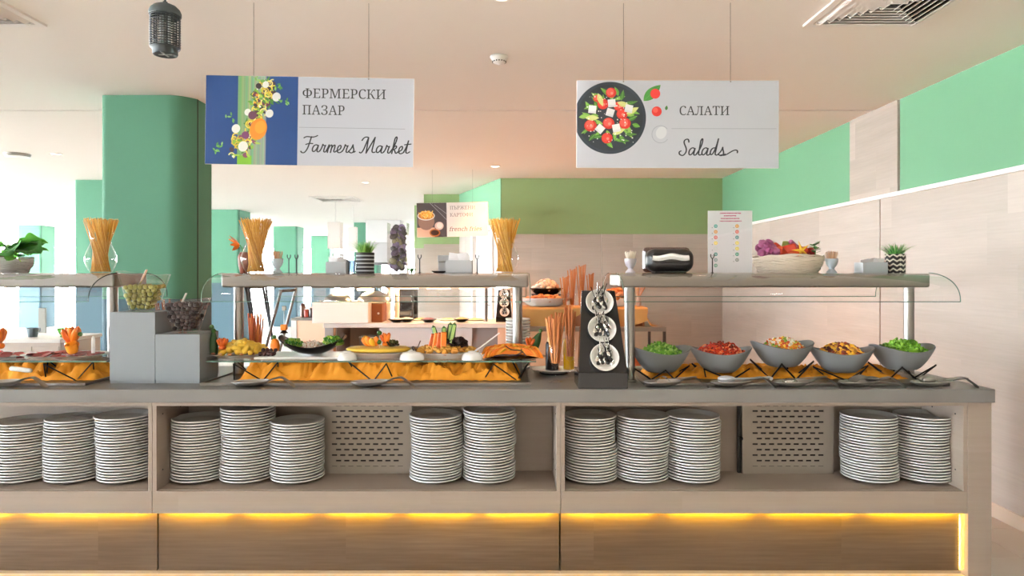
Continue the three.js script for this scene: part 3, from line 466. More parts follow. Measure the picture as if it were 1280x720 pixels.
// sachet caddies
function caddy(px0, px1, h, label, stuffed) {
  const w = (px1 - px0) * (CZ - SZ) / F, t = thing('sachet_caddy', label, 'caddy', at((px0 + px1) / 2, SZ)); const d = 0.09, x = w / 2, th = 0.005, m = M.greyBlue;
  obj('box', [bb(-x, x, 0, th, -d / 2, d / 2), bb(-x, x, 0, h, d / 2 - th, d / 2, 0.001), bb(-x, x, 0, h, -d / 2, -d / 2 + th, 0.001), bb(-x, -x + th, 0, h, -d / 2 + th, d / 2 - th), bb(x - th, x, 0, h, -d / 2 + th, d / 2 - th), bb(-0.002, 0.002, 0, h * 0.9, -d / 2 + th, d / 2 - th)], m, t);
  stuffed(t, w, h, d, [t.position.x, t.position.y, t.position.z]);
}
const sachetGeo = [0, 1, 2].map((k) => merge(sheet((u, v) => [(u - 0.5) * 0.05, v * 0.07, 0.004 * Math.sin(u * 3.1) * Math.sin(v * 3.1) + 0.004 * noise(u * 4, v * 4, k)], 6, 6)));
const paper = std('#e3e4e8', 0.6, 0, { side: THREE.DoubleSide });
function sachets(p, w, h, n, place, lift) { for (let i = 0; i < n; i++) { const o = obj('paper_sachet', sachetGeo[i % 3], paper); o.position.set(p[0] + (i / (n - 1) - 0.5) * (w - 0.065), p[1] + h - 0.07 + lift + rr(-0.006, 0.006), p[2] + rr(-0.025, 0.03)); o.rotation.set(rr(-0.2, 0.1), rr(-0.4, 0.4), rr(-0.15, 0.15)); tag(o, 'white paper sachet sticking out of the grey caddy ' + place, 'sachet', 'sachets in the caddy ' + place); } }
caddy(410, 435, 0.06, 'grey caddy with dark-handled sticks left of the striped plant pot', (t, w, h, d, p) => {
  sachets(p, w, h, 4, 'left of the striped plant pot', 0.022);
  const g = merge([rod([0, 0, 0], [0, 0.085, 0], 0.0022, 0.0022, 6), ball(0.006, 0, 0.088, 0, 8, 6).scale(0.7, 1, 0.5)]); for (let i = 0; i < 7; i++) { const o = obj('coffee_spoon', g, M.steelDull); o.position.set(p[0] - 0.035 + i * 0.008, p[1] + 0.012, p[2] + rr(-0.02, 0.02)); o.rotation.z = rr(-0.3, 0.3); o.rotation.x = rr(-0.2, 0.2); tag(o, 'small spoon standing in the grey caddy left of the striped pot', 'spoon', 'spoons in the left caddy'); } });
caddy(558, 590.5, 0.068, 'grey caddy full of white sachets left of the right pasta vase', (t, w, h, d, p) => sachets(p, w, h, 9, 'near the right pasta vase', 0.035));
caddy(1073, 1104, 0.058, 'pale grey caddy of paper sachets left of the zigzag plant pot', (t, w, h, d, p) => sachets(p, w, h, 7, 'beside the zigzag plant pot', 0.02));
{ const t = thing('tumbler', 'pale smoky tumbler right of the caddy on the middle overshelf', 'glass', at(439, SZ - 0.02)); obj('glass_body', lathe([[0, 0.002], [0.02, 0], [0.026, 0.07], [0.024, 0.07], [0.018, 0.006], [0, 0.006]], 24), phys({ color: '#b9c3ca', roughness: 0.1, transmission: 0.7 }), t);
  const b = thing('grey_box', 'light grey lidded box behind the sachet caddy on the middle overshelf', 'box', at(563, -0.43)); obj('body', bb(-0.062, 0.062, 0, 0.062, -0.04, 0.04, 0.003), M.greyBlue, b); obj('lid', bb(-0.065, 0.065, 0.062, 0.098, -0.043, 0.043, 0.004), M.greyBlue, b);
  const s = thing('saucer', 'small dark saucer left of the grey lidded box on the middle overshelf', 'saucer', at(549, -0.36)); obj('body', lathe([[0, 0], [0.02, 0], [0.042, 0.012], [0.04, 0.014], [0.02, 0.004], [0, 0.004]], 24), M.dark, s); }
// potted grass plants
function pot(px, w, h, label, draw, s, fol, spread) {
  const p = at(px, SZ), t = thing('potted_grass', label, 'potted plant', p), r = w / 2;
  obj('pot', new THREE.CylinderGeometry(r, r * 0.96, h, 40, 1, true).translate(0, h / 2, 0), std('#ffffff', 0.6, 0, { map: canvasTex(512, 256, draw) }), t); obj('pot_lip', lathe([[r * 0.95, h - 0.014], [r * 0.96, h + 0.001], [r, h]], 40), std('#2a2a2b', 0.6), t); obj('pot_bottom', lathe([[0, 0], [r * 0.96, 0], [r * 0.96, 0.002]], 40), M.dark, t);
  obj('soil', new THREE.CircleGeometry(r * 0.93, 24).rotateX(-PI / 2).translate(0, h - 0.012, 0), std('#3a2c20', 0.95), t);
  const g = []; for (let i = 0; i < 230; i++) { const a = rr(0, 6.283), q = Math.sqrt(rnd()), l = rr(0.5, 1) * fol, lean = q * spread * rr(0.5, 1.2), w2 = rr(0.0018, 0.0034);
    g.push(sheet((u, v) => { const o = (u - 0.5) * 2 * w2 * (1 - v * 0.85), bx = q * r * 0.7 + lean * v * v * l * 1.1, y = h - 0.014 + l * v * (1 - 0.25 * lean * v); return [Math.cos(a) * bx - Math.sin(a) * o, y, Math.sin(a) * bx + Math.cos(a) * o]; }, 1, 4)); tint(g[g.length - 1], pick(s)); }
  obj('foliage', g, std('#ffffff', 0.55, 0, { vertexColors: true, side: THREE.DoubleSide }), t);
}
pot(456.5, 0.095, 0.108, 'spiky green plant in a black and white striped pot', (g, w, h) => { g.fillStyle = '#151517'; g.fillRect(0, 0, w, h); g.fillStyle = '#b9bcc0'; for (let i = 0; i < 5; i++) g.fillRect(0, 30 + i * 46, w, 16); }, ['#5f9a35', '#7fb548', '#4a8230', '#94c25c'], 0.088, 0.75);
pot(1119, 0.098, 0.1, 'spiky green plant in a black and cream zigzag pot', (g, w, h) => { g.fillStyle = '#cfcab8'; g.fillRect(0, 0, w, h); g.strokeStyle = '#1c1a18'; g.lineWidth = 27; for (let k = 0; k < 6; k++) { g.beginPath(); for (let i = 0; i <= 18; i++) g.lineTo(i * w / 18, k * 62 - 28 + (i % 2) * 30); g.stroke(); } }, ['#3f8a3a', '#5aa34c', '#2f6f2f', '#79b95e'], 0.082, 1.0);
{ // square glass vase of purple petals
  const p = at(498, SZ), t = thing('square_glass_vase', 'tall square glass vase packed with purple and dark dried vegetables', 'vase', p);
  obj('glass_body', [bb(-0.05, 0.05, 0.001, 0.262, -0.05, -0.0495), bb(-0.05, 0.05, 0.001, 0.262, 0.0495, 0.05), bb(-0.05, -0.0495, 0.001, 0.262, -0.0495, 0.0495), bb(0.0495, 0.05, 0.001, 0.262, -0.0495, 0.0495)], M.glass, t); obj('glass_base', bb(-0.049, 0.049, 0, 0.014, -0.049, 0.049, 0.003), M.glass, t);
  const geo = [bump(new THREE.IcosahedronGeometry(0.022, 2).scale(1, 0.75, 0.9), 0.008, 60, 1), bump(new THREE.IcosahedronGeometry(0.024, 2).scale(1.1, 0.35, 0.8), 0.008, 50, 4)], mats = [M.purple, std('#6d5a86', 0.5), std('#3a3228', 0.6), std('#2c2430', 0.5), std('#7a7350', 0.6)];
  for (let i = 0; i < 40; i++) { const o = obj('dried_vegetable_slice', geo[i % 2], mats[(i * 3 + (i >> 2)) % 5]); o.position.set(p[0] + (i % 2 ? 1 : -1) * rr(0.008, 0.026), p[1] + 0.03 + i * 0.0054, p[2] + ((i >> 1) % 2 ? 1 : -1) * rr(0.006, 0.025)); o.rotation.set(rr(0, 3), rr(0, 3), rr(0, 3)); tag(o, 'purple or dark dried slice inside the square glass vase', 'dried vegetable', 'slices in the square vase'); }
}
{ // orange tulip in a small brown pot
  const p = at(305, -0.44), t = thing('orange_flower', 'orange tulip-like flower leaning out of a small brown pot behind the pasta vase', 'flower', p); const pet = [];
  obj('pot', lathe([[0, 0], [0.02, 0], [0.03, 0.05], [0.032, 0.09], [0.02, 0.115], [0.016, 0.115], [0.02, 0.09], [0, 0.03]], 24).translate(0, 0.0, 0), M.brownPot, t); obj('stem', tube([[0, 0.08, 0], [-0.008, 0.13, 0], [-0.02, 0.155, 0.005]], 0.003), M.leafDeep, t);
  for (let i = 0; i < 5; i++) { const a = i * 1.1 - 1.6; obj('petal', sheet((u, v) => { const w = 0.017 * Math.sin(Math.PI * Math.min(1, v * 0.93 + 0.06)) * (u - 0.5) * 2; return [-0.02 - v * 0.06 * Math.cos(a * 0.35) - 0.0, 0.155 + v * 0.05 * Math.sin(a * 0.6 + 0.3) + w * 0.5, 0.005 + w * 0.9 + v * 0.02 * Math.sin(a)]; }, 6, 8), M.orangePetal, t); }
}
{ // black napkin dispenser
  const p = at(836, -0.27), t = thing('napkin_dispenser', 'black napkin dispenser with a white napkin tongue on the right overshelf', 'napkin dispenser', p); const w = 0.12;
  obj('housing', new RoundedBoxGeometry(2 * w, 0.118, 0.13, 6, 0.045).translate(0, 0.068, 0), std('#151517', 0.4), t); obj('foot', bb(-0.08, 0.08, 0, 0.012, -0.045, 0.045, 0.004), M.black, t);
  obj('clear_cover', new RoundedBoxGeometry(2 * w + 0.006, 0.132, 0.05, 5, 0.022).translate(0, 0.072, -0.062), phys({ color: '#b9a9a4', roughness: 0.1, transmission: 0.8 }), t);
  obj('slot_frame', new RoundedBoxGeometry(0.19, 0.05, 0.01, 4, 0.004).translate(0, 0.08, 0.062), M.black, t);
  obj('napkin', sheet((u, v) => [-0.098 + 0.182 * u + 0.008 * (1 - v) * (u - 0.5), 0.068 + 0.03 * v * (0.75 + 0.25 * Math.sin(u * 2.6)) - 0.004 * Math.sin(u * 9), 0.069 + 0.012 * Math.sin(v * 3.1) + 0.004 * noise(u * 6, v * 3, 2)], 24, 8), std('#f4f4f4', 0.8, 0, { side: THREE.DoubleSide }), t);
}
{ // notice in an acrylic stand
  const z = -0.25, w = 55 * (CZ - z) / F, h = 78.5 * (CZ - z) / F, t = thing('notice_board', 'white notice with coloured dots in an acrylic stand on the right overshelf', 'notice', [Xp(912.5, z), SY, z]); t.rotation.y = -0.03;
  obj('sheet', bb(-w / 2, w / 2, 0.004, h, -0.003, 0, 0.001), M.white, t);
  obj('printed_face', new THREE.PlaneGeometry(w, h - 0.004).translate(0, (h + 0.004) / 2, 0.0006), std('#ffffff', 0.4, 0, { map: canvasTex(440, 628, (g, W, H) => {
    g.fillStyle = '#e6e6ee'; g.fillRect(0, 0, W, H); const lines = [[120, 200, 26], [160, 122, 52], [128, 182, 80], [118, 208, 106]]; g.fillStyle = '#c23a78'; for (const [x, l, y] of lines) for (let q = x; q < x + l;) { const k = rr(6, 18); g.fillRect(q, y - 6, k - 3, rr(9, 12)); q += k; }
    const dot = (x, y, c) => { blob(g, x, y, 18, c); g.strokeStyle = '#ffffff'; g.lineWidth = 3; g.beginPath(); g.arc(x, y, 7, 0, 7); g.stroke(); g.fillStyle = '#7a7a84'; g.fillRect(x - 38, y + 12, 8, 7); };
    ['#2f9a98', '#e2983a', '#cf4540', '#ecd23e', '#d8dde2', '#2f8f96', '#8fa7b0', '#6aa593'].forEach((c, i) => dot(78, 156 + i * 57, c)); ['#d9932f', '#cf4540', '#2f8f9a', '#f0de52', '#eede4e', '#3fa08a', '#8f9699'].forEach((c, i) => dot(290, 156 + i * 57, c)); }) }), t);
  obj('acrylic_foot', bb(-w / 2, w / 2, 0, 0.004, -0.04, 0.05, 0.001), M.glass, t); obj('acrylic_pane', bb(-w / 2 - 0.001, w / 2 + 0.001, 0.004, h + 0.002, 0.0015, 0.0022), M.glass, t);
}
// woven baskets: wavering rings of twigs
function basket(px, rx, rz, h, n, mat, label, s) {
  const p = at(px, SZ), t = thing('wicker_basket', label, 'basket', p);
  for (let i = 0; i < n; i++) { const y0 = 0.006 + h * (i % 11) / 10 * 0.94, pts = []; for (let k = 0; k < 22; k++) { const a = k / 22 * 2 * PI, q = 0.78 + 0.22 * Math.sin(Math.min(1, y0 / h) * 1.6) + 0.035 * noise(k * 0.8, i * 3.3, s); pts.push([Math.cos(a) * rx * q, Math.max(0.0045, y0 + 0.009 * noise(k * 0.55, i * 7.7, s + 4) * (y0 / h + 0.3) + 0.006 * Math.sin(a * 3 + i)), Math.sin(a) * rz * q]); } obj('twig_ring', tube(pts, rr(0.0035, 0.005), 60, 5, true), mat, t); }
  const ribs = []; for (let k = 0; k < 18; k++) { const a = k / 18 * 2 * PI; ribs.push(rod([Math.cos(a) * rx * 0.74, 0.004, Math.sin(a) * rz * 0.74], [Math.cos(a + 0.15) * rx * 0.99, h * 0.95, Math.sin(a + 0.15) * rz * 0.99], 0.003, 0.003, 5)); } obj('rib', ribs, mat, t);
  obj('bottom', new THREE.CylinderGeometry(0.78, 0.76, 0.006, 28).scale(rx, 1, rz).translate(0, 0.0035, 0), mat, t); return p;
}
{
  const p = basket(985, 0.18, 0.11, 0.088, 26, M.wicker, 'oval basket of pale woven twigs on the right overshelf', 3);
  const sit = (name, g, m, x, y, z, l, c, gr) => { const o = obj(name, g, m); o.position.set(p[0] + x, p[1] + y, p[2] + z); tag(o, l, c, gr); return o; };
  for (let i = 0; i < 16; i++) { const a = i * 2.4, r = 0.042 * Math.sqrt(i / 16); sit('pink_cauliflower_floret', bump(new THREE.IcosahedronGeometry(0.024, 2), 0.006, 70, i), i % 3 ? M.purpleLight : std('#8a3f6a', 0.55), -0.118 + Math.cos(a) * r, 0.12 + Math.sin(a) * r, 0.02 + 0.02 * Math.cos(i), 'purplish pink floret at the left of the vegetable basket', 'floret', 'purple florets in the basket'); }
  for (let i = 0; i < 9; i++) sit('red_pepper_strip', new RoundedBoxGeometry(0.075, 0.042, 0.034, 2, 0.012).rotateZ(rr(-0.7, 0.7)).rotateY(rr(-0.6, 0.6)), i % 3 ? std('#cc3a1e', 0.4) : std('#e05a28', 0.4), -0.06 + i * 0.0155, 0.115 + 0.014 * Math.sin(i * 2), 0.01 * Math.cos(i * 3), 'red pepper piece in the middle of the wicker vegetable basket', 'pepper', 'red pepper pieces in the basket');
  for (let i = 0; i < 10; i++) sit('small_tomato', ball(0.016, 0, 0, 0), i % 2 ? M.red : std('#a02a2a', 0.35), 0.055 + (i % 5) * 0.018, 0.1 + (i > 4 ? 0.02 : 0), 0.012 * (i % 3 - 1), 'small red tomato at the right of the wicker vegetable basket', 'tomato', 'small tomatoes in the basket');
  sit('green_leaf', new THREE.CylinderGeometry(0.03, 0.025, 0.008, 5).rotateX(1.3).scale(1.2, 1, 1), std('#98a35a', 0.6), 0.0, 0.145, -0.01, 'dull green cabbage piece standing at the top of the vegetable basket', 'vegetable');
  sit('purple_radish', new THREE.CapsuleGeometry(0.013, 0.035, 4, 12).rotateZ(0.8), M.purpleLight, 0.028, 0.152, 0, 'pink radish poking up at the top of the vegetable basket', 'radish');
  { const g = [ball(0.012, 0, 0, 0)]; for (let i = 0; i < 5; i++) g.push(new THREE.ConeGeometry(0.009, 0.05, 8).translate(0, 0.028, 0).rotateZ(i * 1.256 + 0.3)); sit('yellow_flower', g, M.yellow, 0.05, 0.12, 0.045, 'star-shaped yellow pepper flower at the front of the vegetable basket', 'garnish'); }
  const t = thing('parsley_sprig', 'curly green parsley sprig at the right end of the vegetable basket', 'herb', [p[0] + 0.13, p[1] + 0.085, p[2] + 0.02]); obj('stem', tube([[0, 0, 0], [0.004, 0.03, 0], [0, 0.06, 0]], 0.002), M.leafDeep, t);
  for (let i = 0; i < 14; i++) { const y = 0.02 + i * 0.004, a = i * 2.4; obj('leaf', sheet((u, v) => { const w = 0.011 * Math.sin(v * 3) * (u - 0.5) * 2; return [Math.cos(a) * v * 0.034 - Math.sin(a) * w, y + v * 0.012, Math.sin(a) * v * 0.034 + Math.cos(a) * w]; }, 4, 4), M.leafDeep, t); }
}
function ivy(l, w, lift, s) { return sheet((u, v) => { const lobes = 0.75 + 0.25 * Math.abs(Math.sin(v * 7.5)), o = (u - 0.5) * 2 * w * Math.pow(Math.sin(PI * Math.min(0.999, v * 0.96 + 0.03)), 0.7) * lobes; return [v * l, lift * Math.sin(v * 2.6) + 0.3 * Math.abs(o) - 0.012 * noise(u * 3, v * 4, s), o]; }, 12, 14); }
{
  const p = basket(0, 0.155, 0.12, 0.075, 22, M.wickerGrey, 'grey woven basket at the left picture edge under green leaves', 7);
  const t = thing('leafy_greens', 'bunch of big green leaves spilling from the grey basket', 'leaves', [p[0] + 0.09, p[1] + 0.06, p[2] + 0.03]);
  [[0.1, 0.15, 0.075, 0.03, 0.3, 0.2], [-0.5, 0.17, 0.08, 0.02, -0.1, 0.02], [0.7, 0.15, 0.075, 0.02, 0.05, -0.05], [1.4, 0.13, 0.07, 0.03, 0.1, 0.15], [-1.3, 0.14, 0.055, 0.02, -0.3, -0.25], [2.6, 0.13, 0.05, 0.03, 0.25, 0.3], [-0.15, 0.165, 0.085, 0.03, -0.1, 0.4], [0.35, 0.15, 0.07, 0.035, 0.25, -0.5], [3.3, 0.12, 0.045, 0.03, 0.2, 0.2], [-0.9, 0.15, 0.085, 0.03, -0.15, 0.5]].forEach(([a, l, w, lift, pitch, roll], i) => { const o = obj('leaf', ivy(l, w, lift, i), i % 3 ? M.leaf : M.leafDeep, t); o.rotation.set(roll, a, pitch, 'YZX'); o.position.set(-0.02 + 0.012 * i % 0.05, 0.035 + 0.004 * (i % 4), 0); });
  obj('stem', [tube([[-0.1, 0.03, 0.02], [-0.03, 0.06, 0.03], [0.04, 0.02, 0.06]], 0.003), tube([[-0.05, 0.05, 0.0], [0.02, 0.07, 0.04], [0.09, 0.0, 0.07]], 0.0025)], M.leafPale, t);
  const f = obj('dark_bulb', [bump(new THREE.IcosahedronGeometry(0.032, 3).scale(1, 0.8, 1), 0.004, 40), rod([0, 0.02, 0], [0.005, 0.042, 0], 0.006, 0.003)], std('#5a3d33', 0.6)); f.position.set(p[0] + 0.03, p[1] + 0.09, p[2] + 0.01); tag(f, 'brownish bulb lying in the grey basket beneath the leaves', 'vegetable');
  const s = thing('succulent', 'little green plant far back on the middle overshelf, right of the square vase', 'plant', at(514.5, -0.42)); for (let i = 0; i < 12; i++) { const a = i * 2.4; obj('leaf', ivy(0.03, 0.008, 0.012, i).rotateZ(0.5 + (i % 4) * 0.22).rotateY(a), M.leaf, s); }
}
// ---------------------------------------------------------------- food on the glass tiers (glass top at TIER)
const GZ = -0.33, GY = TIER + 0.0005;
const gx = (px, z = GZ) => Xp(px, z), gy = (py, z = GZ) => Yp(py, z);
function platter(px0, px1, rimPy, footPx, depth, mat, label, category = 'platter') {
  const x = gx((px0 + px1) / 2), rx = (px1 - px0) / 2 * (CZ - GZ) / F, h = gy(rimPy) - GY, k = footPx / (px1 - px0);
  const t = thing('serving_platter', label, category, [x, GY, GZ]);
  obj('dish', lathe([[0, 0.003], [k - 0.03, 0.003], [k - 0.01, 0], [k + 0.02, 0], [k + 0.05, h * 0.35], [0.97, h * 0.9], [1, h * 0.96], [1, h], [0.96, h], [k + 0.04, h * 0.5], [k - 0.05, 0.01], [0, 0.01]], 48).scale(rx, 1, depth), mat, t);
  t.userData.h = h; t.userData.rx = rx; delete t.userData.h; return { x, h, rx, y: GY + h };
}
function put(name, g, m, x, y, z, label, cat, group, turn) { const o = obj(name, g, m); o.position.set(x, y, z); if (turn) o.rotation.set(...turn); return tag(o, label, cat, group); }
function spread(name, geos, mats, n, label, cat, group, place) { for (let i = 0; i < n; i++) { const [x, y, z, a, b, c] = place(i, n); put(name, geos[i % geos.length], mats[(i * 5 + (i >> 2)) % mats.length], x, y, z, label, cat, group, [a ?? 0, b ?? 0, c ?? 0]); } }
// sunflower spiral heap over an ellipse with a rounded top
const heap = (x, y, z, rx, rz, h) => (i, n) => { const r = Math.sqrt((i + 0.5) / n), a = i * 2.39996; return [x + Math.cos(a) * r * rx, y + h * (1 - r * r), z + Math.sin(a) * r * rz, rr(-0.5, 0.5), rr(0, 3.1), rr(-0.5, 0.5)]; };
const petalG = (l, w) => lathe([[0, 0], [w * 0.7, l * 0.2], [w, l * 0.5], [w * 0.75, l * 0.85], [0, l]], 10);
function carrotFlower(x, y, z, s, label, n = 8, mat = M.carrot) {
  const t = thing('carrot_flower', label, 'garnish', [x, y, z]);
  for (let i = 0; i < n; i++) { const a = i / n * 2 * PI, p = obj('petal', petalG(0.075 * s, 0.013 * s), i % 3 ? mat : M.carrotDeep, t); p.rotation.set(0, -a, -0.3 - 0.25 * (i % 2), 'YXZ'); p.position.y = 0.012 * s; }
  obj('heart', new THREE.TorusGeometry(0.014 * s, 0.012 * s, 8, 16).rotateX(PI / 2).translate(0, 0.014 * s, 0), mat, t); return t;
}
function carrotRose(x, y, z, r, label) { const t = thing('carrot_rose', label, 'garnish', [x, y, z]); for (let k = 0; k < 4; k++) { const q = r * (1 - k * 0.23); obj('petal', sheet((u, v) => { const a = u * 5.6 + k * 1.3, R = q * (0.8 + 0.25 * v - 0.15 * v * v); return [Math.cos(a) * R, (v - 0.5) * r * 1.5 * (1 - k * 0.06) * (0.9 + 0.1 * Math.sin(u * 9)), Math.sin(a) * R]; }, 24, 5).rotateX(0.45), std('#f59a2a', 0.45, 0, { side: THREE.DoubleSide }), t); } obj('core', ball(r * 0.28), M.carrotDeep, t); return t; }
function cucumberFigure(x, y, z, h, label, balls = 2) { const t = thing('cucumber_figure', label, 'garnish', [x, y, z]); obj('body', lathe([[0, 0], [0.021, 0], [0.023, h * 0.3], [0.019, h * 0.7], [0.01, h], [0, h]], 16), M.cucumberDark, t); for (let i = 0; i < balls; i++) obj('olive_ball', ball(0.013, (i ? -0.01 : 0), h + 0.008 + i * 0.02, 0), M.cucumber, t); return t; }
function lettuce(x, y, z, r, n, label, mats = [M.leafPale, M.leaf]) { const t = thing('lettuce_bunch', label, 'lettuce', [x, y, z]); for (let i = 0; i < n; i++) { const a = i * 2.4, up = 0.25 + 1.1 * (i / n); const o = obj('leaf', sheet((u, v) => { const w = r * 0.75 * (u - 0.5) * 2 * Math.sin(Math.min(1, v * 0.9 + 0.12) * 2.2); return [v * r, 0.14 * r * Math.sin(u * 22 + i) * v + 0.12 * r * noise(u * 5, v * 5, i), w * (0.9 + 0.2 * Math.sin(u * 17))]; }, 14, 7), mats[i % mats.length], t); o.rotation.set(0, a, up, 'YXZ'); } return t; }
function tongs(x, y, z, l, turn, pitch, label, mat = M.whitePlastic) { const t = thing('serving_spoon', label, 'spoon', [x, y, z]); t.rotation.set(0, turn, pitch, 'YXZ'); obj('handle', new RoundedBoxGeometry(l, 0.006, 0.016, 2, 0.0028).translate(l / 2, 0, 0), mat, t); obj('bowl', ball(1, 0, 0, 0, 16, 10).scale(0.03, 0.006, 0.02).translate(-0.016, 0, 0), mat, t); return t; }
const chunk = [0, 1, 2].map((k) => bump(new THREE.CapsuleGeometry(0.015, 0.024, 4, 10).rotateZ(1.57), 0.006, 60, k * 5));
const nug = [0, 1, 2].map((k) => bump(new THREE.IcosahedronGeometry(0.016, 2).scale(1.3, 0.75, 1), 0.006, 70, k * 3));
const slice = new THREE.CylinderGeometry(0.026, 0.026, 0.003, 20), sliver = new RoundedBoxGeometry(0.05, 0.006, 0.016, 2, 0.003);
// -- left station
{
  let p = platter(30, 138, 442, 80, 0.15, M.porcelain, 'oval white platter of dark red cured slices before the grey block');
  spread('cured_meat_slice', [slice], [M.salami, std('#7a241f', 0.45), std('#a03a30', 0.45)], 34, 'dark red cured meat slice on the oval platter beside the tall grey block', 'meat slice', 'cured slices, right platter', (i, n) => { const q = heap(p.x, p.y - 0.006, GZ, p.rx * 0.8, 0.105, 0.016)(i, n); return [q[0], q[1], q[2], 0.25 * Math.sin(i), q[4], 0.25 * Math.cos(i * 2)]; });
  carrotFlower(gx(90), p.y + 0.03, GZ - 0.0, 1.35, 'orange carrot flower with upright petals on the platter beside the grey block', 9);
  carrotRose(gx(90, GZ + 0.065), p.y + 0.038, GZ + 0.065, 0.032, 'rolled orange carrot rose at the front of the right-hand meat platter');
  put('green_ball', ball(0.012), M.cucumber, gx(102), p.y + 0.103, GZ + 0.012, 'small green ball at the right of the carrot flower, left station', 'garnish');
  const sp = thing('white_spoon', 'white spoon standing upright at the right end of the meat platter', 'spoon', [gx(116.5), p.y + 0.002, GZ]); obj('handle', new RoundedBoxGeometry(0.02, 0.07, 0.006, 3, 0.0028).translate(0, 0.035, 0), M.whitePlastic, sp); obj('tip', ball(1, 0, 0, 0, 14, 8).scale(0.01, 0.018, 0.004).translate(0, 0.072, 0), M.whitePlastic, sp);
  p = platter(-70, 43, 443, 80, 0.15, M.porcelain, 'oval white platter cut off by the left picture edge, carrot flower on it');
  spread('cured_meat_slice', [slice], [M.salami, M.red, std('#b5443a', 0.45)], 24, 'red cured meat slice on the platter at the left picture edge', 'meat slice', 'cured slices, left platter', (i, n) => { const q = heap(p.x, p.y - 0.006, GZ, p.rx * 0.8, 0.105, 0.014)(i, n); return [q[0], q[1], q[2], 0.25 * Math.sin(i), q[4], 0.2]; });
  carrotFlower(gx(-4), p.y + 0.025, GZ, 1.4, 'orange carrot flower on the platter at the left picture edge', 9);
  put('white_roll', new THREE.CapsuleGeometry(0.012, 0.09, 6, 12).rotateZ(1.45), M.porcelain, gx(26, -0.17), Yp(462, -0.17), -0.17, 'white peeled radish lying on the cloth under the left glass tier', 'radish');
}
